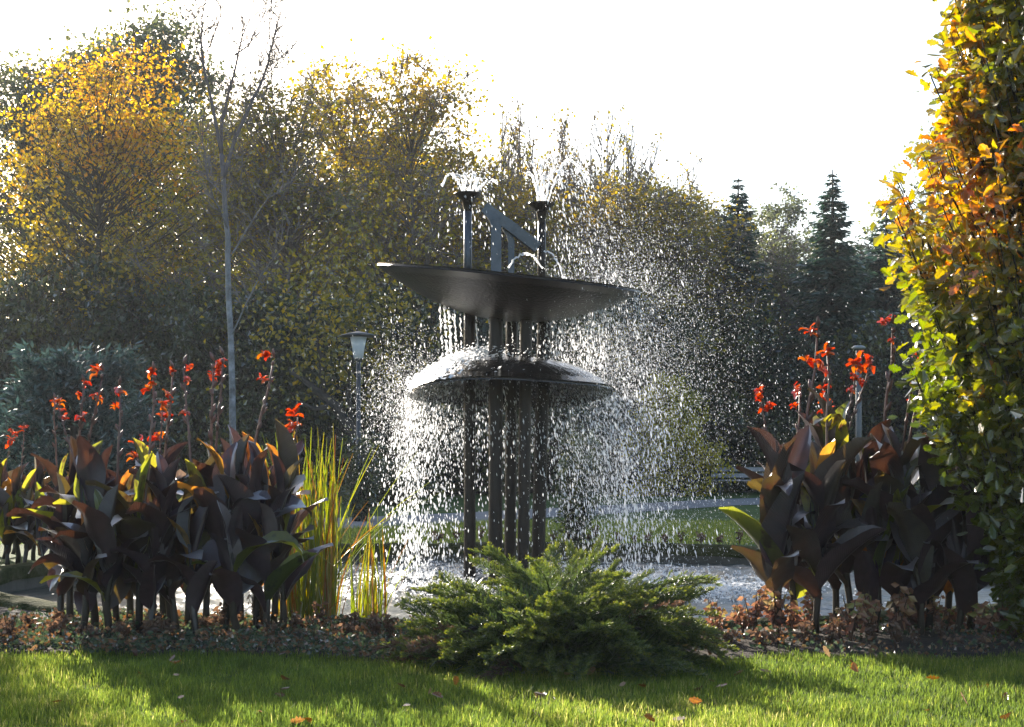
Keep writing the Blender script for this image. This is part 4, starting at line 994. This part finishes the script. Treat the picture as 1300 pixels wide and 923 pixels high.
def juniper():
    g = np.random.default_rng(55); c = Vector((.23, 8.2, 0)); root = empty('juniper_shrub', c); tag(root, 'wide spreading green juniper shrub in front of the fountain', 'juniper')
    RX, RY, HZ = .95, .82, .45
    mb = MB()
    for i in range(40):
        a = g.uniform(0, 6.28); r = g.uniform(.3, .85); tube(mb, bez((g.normal(0, .08), g.normal(0, .06), 0), (RX * r * .5 * math.cos(a), RY * r * .5 * math.sin(a), .3), (RX * r * math.cos(a), RY * r * math.sin(a), HZ * (1 - r * r) * .9 + .04), 5), np.linspace(.02, .006, 5), 5, cap=False)
    mb.build('branch_frame', M['bark_dark'], root, True)
    mb = MB(); n = 9000; dv = norm(g.normal(size=(n, 3))); dv[:, 2] = np.abs(dv[:, 2]); rr = g.random(n) ** .4 * .84; P = dv * rr[:, None] * np.array([RX, RY, HZ]); P[:, 2] += .02
    leaves(mb, P, g.uniform(.05, .10, n), .016, np.clip(g.normal(.25, .15, n), 0, 1), u=dv + g.normal(0, .5, (n, 3)), g=g); o = mb.build('inner_foliage', M['juniper'], root); o['kind'] = 'stuff'
    for i in range(290):
        a = g.uniform(0, 6.28); ph = math.asin(g.random() ** 1.1) if i < 250 else g.uniform(.5, 1.2)
        dv = Vector((math.cos(a) * math.cos(ph), math.sin(a) * math.cos(ph), math.sin(ph))); k = g.uniform(.5, .74)
        p = Vector((dv.x * RX * k, dv.y * RY * k, dv.z * HZ * (.82 if dv.x < -.2 else 1.05) * k + .03)); L = g.uniform(.24, .46)
        el = ph * .5 + g.normal(.06, .18); az = math.atan2(dv.y * RY, dv.x * RX) + g.normal(0, .45)
        if p.z < .1: el = max(el, -.05)
        o = obj('frond', FR[g.integers(0, 6)], root, [M['withered']] if g.random() < .06 and ph < .7 else None); o.location = p; o.rotation_euler = (g.normal(0, .4), -el, az); o.scale = (L, L, L)
    # the long plumes that break the outline
    for px, py, d, qx, qy, L in ((690, 760, 8.3, 606, 702, .62), (700, 755, 8.4, 640, 722, .5), (745, 755, 8.5, 728, 697, .42), (760, 755, 8.4, 775, 712, .42), (790, 765, 8.2, 905, 728, .6), (820, 780, 8.1, 880, 752, .5), (560, 795, 8.0, 522, 762, .4), (830, 800, 8.0, 902, 790, .5), (600, 785, 8.1, 540, 752, .45), (735, 755, 8.4, 752, 702, .4), (715, 755, 8.3, 700, 715, .4), (770, 765, 8.3, 815, 730, .45)):
        p = at(px, py, d); q = at(qx, qy, d + g.normal(0, .1)); v = q - p
        for r in range(3):
            o = obj('frond', FR[g.integers(0, 6)], root); o.location = p - root.location + Vector(g.normal(0, .03, 3)); az = math.atan2(v.y, v.x); el = math.atan2(v.z, math.hypot(v.x, v.y))
            o.rotation_euler = (g.normal(0, .8), -el - .05, az + g.normal(0, .1)); k = v.length * 1.05 * g.uniform(.85, 1.05); o.scale = (k, k * .8, k * .8)
juniper()

# ------------------------------------------------------------------ bedding plants
def bed_plant(seed, H, R, n, mat, leaf):
    g = np.random.default_rng(seed); ms = MB(); mc = MB()
    for s in range(6):
        a = g.uniform(0, 6.28); r = R * g.uniform(.2, .7); P = bez((0, 0, 0), (r * .4 * math.cos(a), r * .4 * math.sin(a), H * .5), (r * math.cos(a), r * math.sin(a), H * g.uniform(.6, .95)), 5); tube(ms, P, np.linspace(.005, .002, 5), 4, cap=False)
        k = n // 6; u = g.uniform(.25, 1, k) * 4; i = np.minimum(u.astype(int), 3); p = P[i] + (P[i + 1] - P[i]) * (u - i)[:, None]; b = g.uniform(0, 6.28, k)
        d = np.stack([np.cos(b), np.sin(b), g.uniform(-.9, .25, k)], -1); L = leaf * g.uniform(.6, 1.3, k)
        leaves(mc, p, L, L * .6, np.clip(u / 4 * .7 + g.normal(.1, .2, k), 0, 1), u=d, g=g, fold=.15, nrm=np.cross(d, np.array([0, 0, 1.0])) + g.normal(0, .2, (k, 3)))
    return ms.mesh('stem', [M['withered']], True), mc.mesh('foliage', [M[mat]])
COL = [bed_plant(600 + i, .25 + .05 * (i % 3), .13, 60, 'coleus', .055) for i in range(5)]; WIT = [bed_plant(620 + i, .16 + .06 * (i % 3), .12, 42, 'withered', .045) for i in range(4)]
bgn = np.random.default_rng(66)
def bedp(kit, px, d, s, name, label, cat, group):
    r = empty(name, gp(px, d, .03), bgn.uniform(0, 6.28), (s, s, s)); tag(r, label, cat, group); obj('stem', kit[0], r); obj('foliage', kit[1], r)
for i in range(26):
    px = 905 + i * 15 + bgn.normal(0, 8); d = bgn.uniform(8.85, 9.5)
    bedp(COL[bgn.integers(0, 5)], px, d, bgn.uniform(.6, 1.25), 'coleus_plant', 'orange and pink coleus under the right cannas', 'coleus', 'coleus under the right cannas')
for i in range(30):
    px = 8 + i * 17 + bgn.normal(0, 9); d = bgn.uniform(8.75, 9.5)
    bedp(WIT[bgn.integers(0, 4)], px, d, bgn.uniform(.7, 1.15), 'withered_plant', 'withered brown bedding plant below the left cannas', 'bedding plant', 'withered plants below the left cannas')
for i in range(14):
    px = 905 + i * 29 + bgn.normal(0, 8); d = bgn.uniform(8.45, 8.9)
    bedp(WIT[bgn.integers(0, 4)], px, d, bgn.uniform(.6, 1.0), 'withered_plant', 'withered brown bedding plant in front of the coleus', 'bedding plant', 'withered plants in front of the coleus')
for i in range(20):
    px = 520 + i * 22 + bgn.normal(0, 6)
    xn = ((px - CX) / F * 18.8 - BC[0]) / (BA + .6); d = BC[1] + (BB + .55) * math.sqrt(1 - xn * xn) + bgn.uniform(0, .3)
    bedp(WIT[bgn.integers(0, 4)], px, d, bgn.uniform(.7, 1.1), 'withered_plant', 'small withered plant along the far basin rim', 'bedding plant', 'withered plants along the far rim')

# ground cover in the bed
def cover():
    g = np.random.default_rng(81); mb = MB(); n = 26000; x = g.uniform(-4.2, 4.2, n); bed = np.array(BED)
    f = np.interp(x, bed[:, 0], bed[:, 1]); b = np.interp(x, bed[:, 0], bed[:, 3]); y = f + (np.minimum(b, 10.2) - f) * g.random(n) ** 1.15 - .06
    patch = np.sin(x * 3.1) * np.sin(y * 5.3 + x) + .5 * np.sin(x * 7 + y * 9)
    keep = g.random(n) < np.where(x < -.2, np.clip(.75 + .4 * patch, .1, 1), np.clip(.18 + .25 * patch, .02, .5)); x, y = x[keep], y[keep]; n = len(x)
    z = .035 + np.abs(g.normal(0, .035, n)); a = g.uniform(0, 6.28, n); d = np.stack([np.cos(a), np.sin(a), g.normal(.25, .35, n)], -1); L = g.uniform(.02, .045, n)
    leaves(mb, np.stack([x, y, z], -1), L, L * .75, g.random(n), u=d, g=g, nrm=np.cross(d, [0, 0, 1.0]) + g.normal(0, .4, (n, 3)))
    o = mb.build('ground_cover', M['cover'], smooth=False); tag(o, 'small grey-green weeds covering the flower bed', 'ground cover', kind='stuff')
cover()

# lawn grass
def grass():
    g = np.random.default_rng(91); n = 150000; y = 5.9 + (9.2 - 5.9) * g.random(n) ** 1.0; x = (g.random(n) * 2 - 1) * (y * .39 + .15); bed = np.array(BED)
    f = np.interp(x, bed[:, 0], bed[:, 1]); k = y < f + .06 + g.normal(0, .03, n); x, y = x[k], y[k]; n = len(x)
    tuft = .75 + .35 * np.sin(x * 5 + np.sin(y * 7)) * np.sin(y * 6 + np.sin(x * 4)) + g.normal(0, .15, n)
    h = .044 * np.clip(tuft, .4, 1.8) * g.uniform(.45, 1.6, n); a = g.uniform(0, 6.28, n); ln = g.uniform(.1, .7, n)
    s = np.stack([np.cos(a), np.sin(a), 0 * a], -1); dr = np.stack([-np.sin(a), np.cos(a), 0 * a], -1); w = g.uniform(.0014, .0028, n)[:, None]
    P = np.stack([x, y, 0 * x], -1); m = P + dr * (h * ln * .3)[:, None] + np.array([0, 0, 1]) * (h * .6)[:, None]; t = P + dr * (h * ln)[:, None] + np.array([0, 0, 1]) * h[:, None]
    V = np.stack([P - s * w, P + s * w, m + s * w * .8, m - s * w * .8, t], 1); b = np.arange(n)[:, None] * 5
    mb = MB(); mb.add(V, [(np.array([[0, 1, 2, 3]]) + b).reshape(-1, 4), (np.array([[3, 2, 4]]) + b).reshape(-1, 3)], np.repeat(np.clip(.42 + .2 * np.sin(x * 2 + y) + .15 * np.sin(x * 9) * np.sin(y * 11 + x * 3) + g.normal(0, .24, n), 0, 1), 5))
    o = mb.build('grass', M['grass']); tag(o, 'short mown lawn grass in front of the flower bed', 'grass', kind='stuff')
    # taller, thinner far grass behind the basin
    n = 60000; x = g.uniform(-7, 8, n); y = g.uniform(18.6, 25, n); xn = (x - BC[0]) / (BA + .35); k = (((x - BC[0]) / (BA + .35)) ** 2 + ((y - BC[1]) / (BB + .35)) ** 2 > 1) & (y < np.interp(x, cx_, cy_) - 2.0); x, y = x[k], y[k]; n = len(x)
    h = g.uniform(.04, .09, n); a = g.uniform(0, 6.28, n); s = np.stack([np.cos(a), np.sin(a), 0 * a], -1) * .004; P = np.stack([x, y, 0 * x], -1); t = P + np.stack([g.normal(0, .02, n), g.normal(0, .02, n), h], -1)
    V = np.stack([P - s, P + s, t], 1); mb = MB(); mb.add(V, np.arange(n * 3).reshape(-1, 3), np.repeat(g.random(n), 3)); o = mb.build('grass', M['grass']); tag(o, 'lawn grass between the far basin rim and the path', 'grass', kind='stuff')
grass()

# fallen leaves
OUT = [(0, 0), (.14, .16), (.24, .12), (.36, .30), (.46, .20), (.60, .32), (.70, .20), (.86, .19), (1.0, 0)]
def lobed(seed, fold, curl):
    g = np.random.default_rng(seed); L = np.array(OUT); V = []; 
    for sg in (1, -1):
        for (x, y) in L: V.append((x, sg * y * (1 + g.normal(0, .08)), abs(y) * fold + curl * (x - .5) ** 2 + (0 if y == 0 else g.normal(0, .015))))
    n = len(L); return np.array(V), [np.array([list(range(n))]), np.array([list(range(n, 2 * n))[::-1]])]
def lobed_mesh(seed, fold, curl, mat):
    V, Fs = lobed(seed, fold, curl); mb = MB(); mb.add(V, Fs); return mb.mesh('leaf', [M[mat]])
FL = [lobed_mesh(700 + i, f, c, 'fallen') for i, (f, c) in enumerate(((.3, .3), (.5, .6), (.2, .9), (.8, .4)))]
fl = np.random.default_rng(17)
for i in range(46):
    d = fl.uniform(6.2, 8.3); px = fl.uniform(10, 1290)
    if 480 < px < 930 and d > 7.5: d = fl.uniform(6.2, 7.4)
    o = obj('fallen_leaf', FL[i % 4]); o.location = gp(px, d, .035); o.rotation_euler = (fl.normal(0, .5), fl.normal(0, .4), fl.uniform(0, 6.28)); s = fl.uniform(.05, .085); o.scale = (s, s, s)
    tag(o, 'dry brown autumn leaf lying on the lawn grass', 'leaf', 'fallen leaves on the lawn')

# ------------------------------------------------------------------ oak at the right edge
def oak():
    g = np.random.default_rng(88); d = 8.9; s = F / d; root = empty('oak_tree', gp(1345, d)); tag(root, 'upright oak column with green and orange autumn leaves', 'oak')
    edge_y = [-300, -100, 0, 60, 150, 200, 225, 260, 300, 340, 420, 500, 560, 620, 680, 720, 760, 790]; edge_x = [1250, 1215, 1190, 1185, 1205, 1165, 1118, 1112, 1150, 1158, 1165, 1178, 1208, 1242, 1275, 1300, 1290, 1292]
    zz = [CH + (HY - y) / s for y in edge_y]; rr = [(1345 - x) / s for x in edge_x]
    order = np.argsort(zz); zz = np.array(zz)[order]; rr = np.array(rr)[order]
    rad = lambda z: np.interp(z, zz, rr)
    mb = MB(); tube(mb, [(0, 0, 0), (.02, 0, 1.5), (0, .03, 3.5), (0, 0, 5.4)], [.10, .08, .05, .015], 10)
    LPs, LDs = [], []
    for b in range(620):
        z = g.uniform(.12, 5.4); a = g.uniform(0, 6.283) if b < 380 else math.pi + g.normal(0, .8); R = float(rad(z)) * g.uniform(.75, 1.1)
        # the left-hand bulge belongs to one limb only
        if 2.5 < z < 3.1 and abs(((a - math.pi + math.pi) % (2 * math.pi)) - math.pi) > .6: R *= .8
        o = np.array([math.cos(a), math.sin(a), 0]); zb = max(.1, z - R * 1.1 - .2); tip = o * R + np.array([0, 0, z]); P = bez((0, 0, zb), o * R * .6 + np.array([0, 0, zb + .25 * R]), tip, 6)
        tube(mb, P, np.linspace(.014, .003, 6), 4, cap=False)
        n = 40; u = np.clip(g.beta(2.4, 1.0, n), 0, 1) * 5; k = np.minimum(u.astype(int), 4); p = P[k] + (P[k + 1] - P[k]) * (u - k)[:, None] + g.normal(0, .055, (n, 3))
        dr = o[None] * .5 + g.normal(0, .6, (n, 3)) + np.array([0, 0, -.15]); LPs.append(p); LDs.append(dr)
    # low sprouts by the ground
    p = np.stack([g.normal(-.27, .05, 60), g.normal(-.1, .12, 60), g.uniform(.08, .42, 60)], -1); LPs.append(p); LDs.append(g.normal(size=(60, 3)))
    mb.build('trunk', M['bark_dark'], root, True)
    P = np.concatenate(LPs); D = norm(np.concatenate(LDs)); k = P[:, 2] > .05; P, D = P[k], D[k]; n = len(P)
    Vw = norm(np.cross(D, g.normal(size=(n, 3)))); W = np.cross(D, Vw); L = g.uniform(.058, .115, n)
    hue = np.clip(.30 + .44 * np.clip((P[:, 2] - 1.7) / .8, 0, 1) * np.clip((4.6 - P[:, 2]) / 1.2, .3, 1) + .16 * np.sin(P[:, 0] * 4.3 + P[:, 2] * 2.7) * np.sin(P[:, 1] * 4 + P[:, 2] * 1.9) + g.normal(0, .13, n), 0, 1)
    wx = P[:, 0] + root.location.x; wy = P[:, 1] + root.location.y; vis = (wx / wy * F + CX < 1300) & (P[:, 2] < 4.2)
    score = np.where(vis, -P[:, 1] - .9 * P[:, 0] * .3 + L * 3, -9); top = np.argsort(-score)[:300]; is_part = np.zeros(n, bool); is_part[top] = True
    meshes = [lobed_mesh(720 + i, f, c, 'oak') for i, (f, c) in enumerate(((.15, .2), (.4, -.3), (.25, .6), (.5, .1), (.1, -.5)))]
    hm = []
    for q in range(6):
        cc = [(.055, .075, .012), (.085, .10, .014), (.13, .13, .015), (.19, .14, .016), (.27, .13, .015), (.28, .085, .015)][q]
        hm.append([leafmat('oak_leaf_tone', [(0, tuple(v * .8 for v in cc)), (1, tuple(v * 1.2 for v in cc))], .5, tval=3.1, gloss=.12, rough=.3, source='obj')])
    for i in top:
        o = obj('leaf', meshes[g.integers(0, 5)], root, hm[min(5, int(hue[i] * 6))]); m3 = Matrix((D[i], Vw[i], W[i])).transposed(); o.matrix_local = Matrix.Translation(P[i]) @ m3.to_4x4() @ Matrix.Scale(L[i], 4)
    mb = MB(); rest = np.where(~is_part)[0]
    for v in range(5):
        ids = rest[v::5]; LV, Fs = lobed(720 + v, (.15, .4, .25, .5, .1)[v], (.2, -.3, .6, .1, -.5)[v]); m = len(LV)
        V = P[ids][:, None] + (D[ids][:, None] * LV[None, :, 0:1] + Vw[ids][:, None] * LV[None, :, 1:2] + W[ids][:, None] * LV[None, :, 2:3]) * L[ids][:, None, None]
        b = np.arange(len(ids))[:, None] * m
        mb.add(V, [(f + b) for f in Fs], np.repeat(hue[ids], m))
    o = mb.build('crown', M['oak'], root); o['kind'] = 'stuff'
oak()

# ------------------------------------------------------------------ sunlit autumn air
def haze():
    mb = MB(); boxm(mb, -330, 330, -330, 360, -2.0, 20.0)
    m, nt, out = newmat('autumn_haze'); v = nt.nodes.new('ShaderNodeVolumePrincipled')
    v.inputs['Color'].default_value = (.92, .95, 1.0, 1); v.inputs['Density'].default_value = .00045; v.inputs['Anisotropy'].default_value = .2
    nt.links.new(v.outputs[0], out.inputs['Volume'])
    o = mb.build('haze', m); tag(o, 'thin pale haze in the autumn air', 'haze', kind='stuff')
haze()

# upright oak added out of view at left so its shadow falls on the lawn
K_oak = clump_tree(17, 5.6, .4, .85, 190, 40, .11, .16, .09, lm='oak', bark='bark_dark')
shade_oak = empty('oak_tree', (-6.75, 14.0, 0), 1.0, (1.1, 1.1, 1.05)); tag(shade_oak, 'unseen upright oak added left of the basin to shade the lawn', 'oak')
obj('trunk', K_oak[0], shade_oak); obj('crown', K_oak[1], shade_oak)
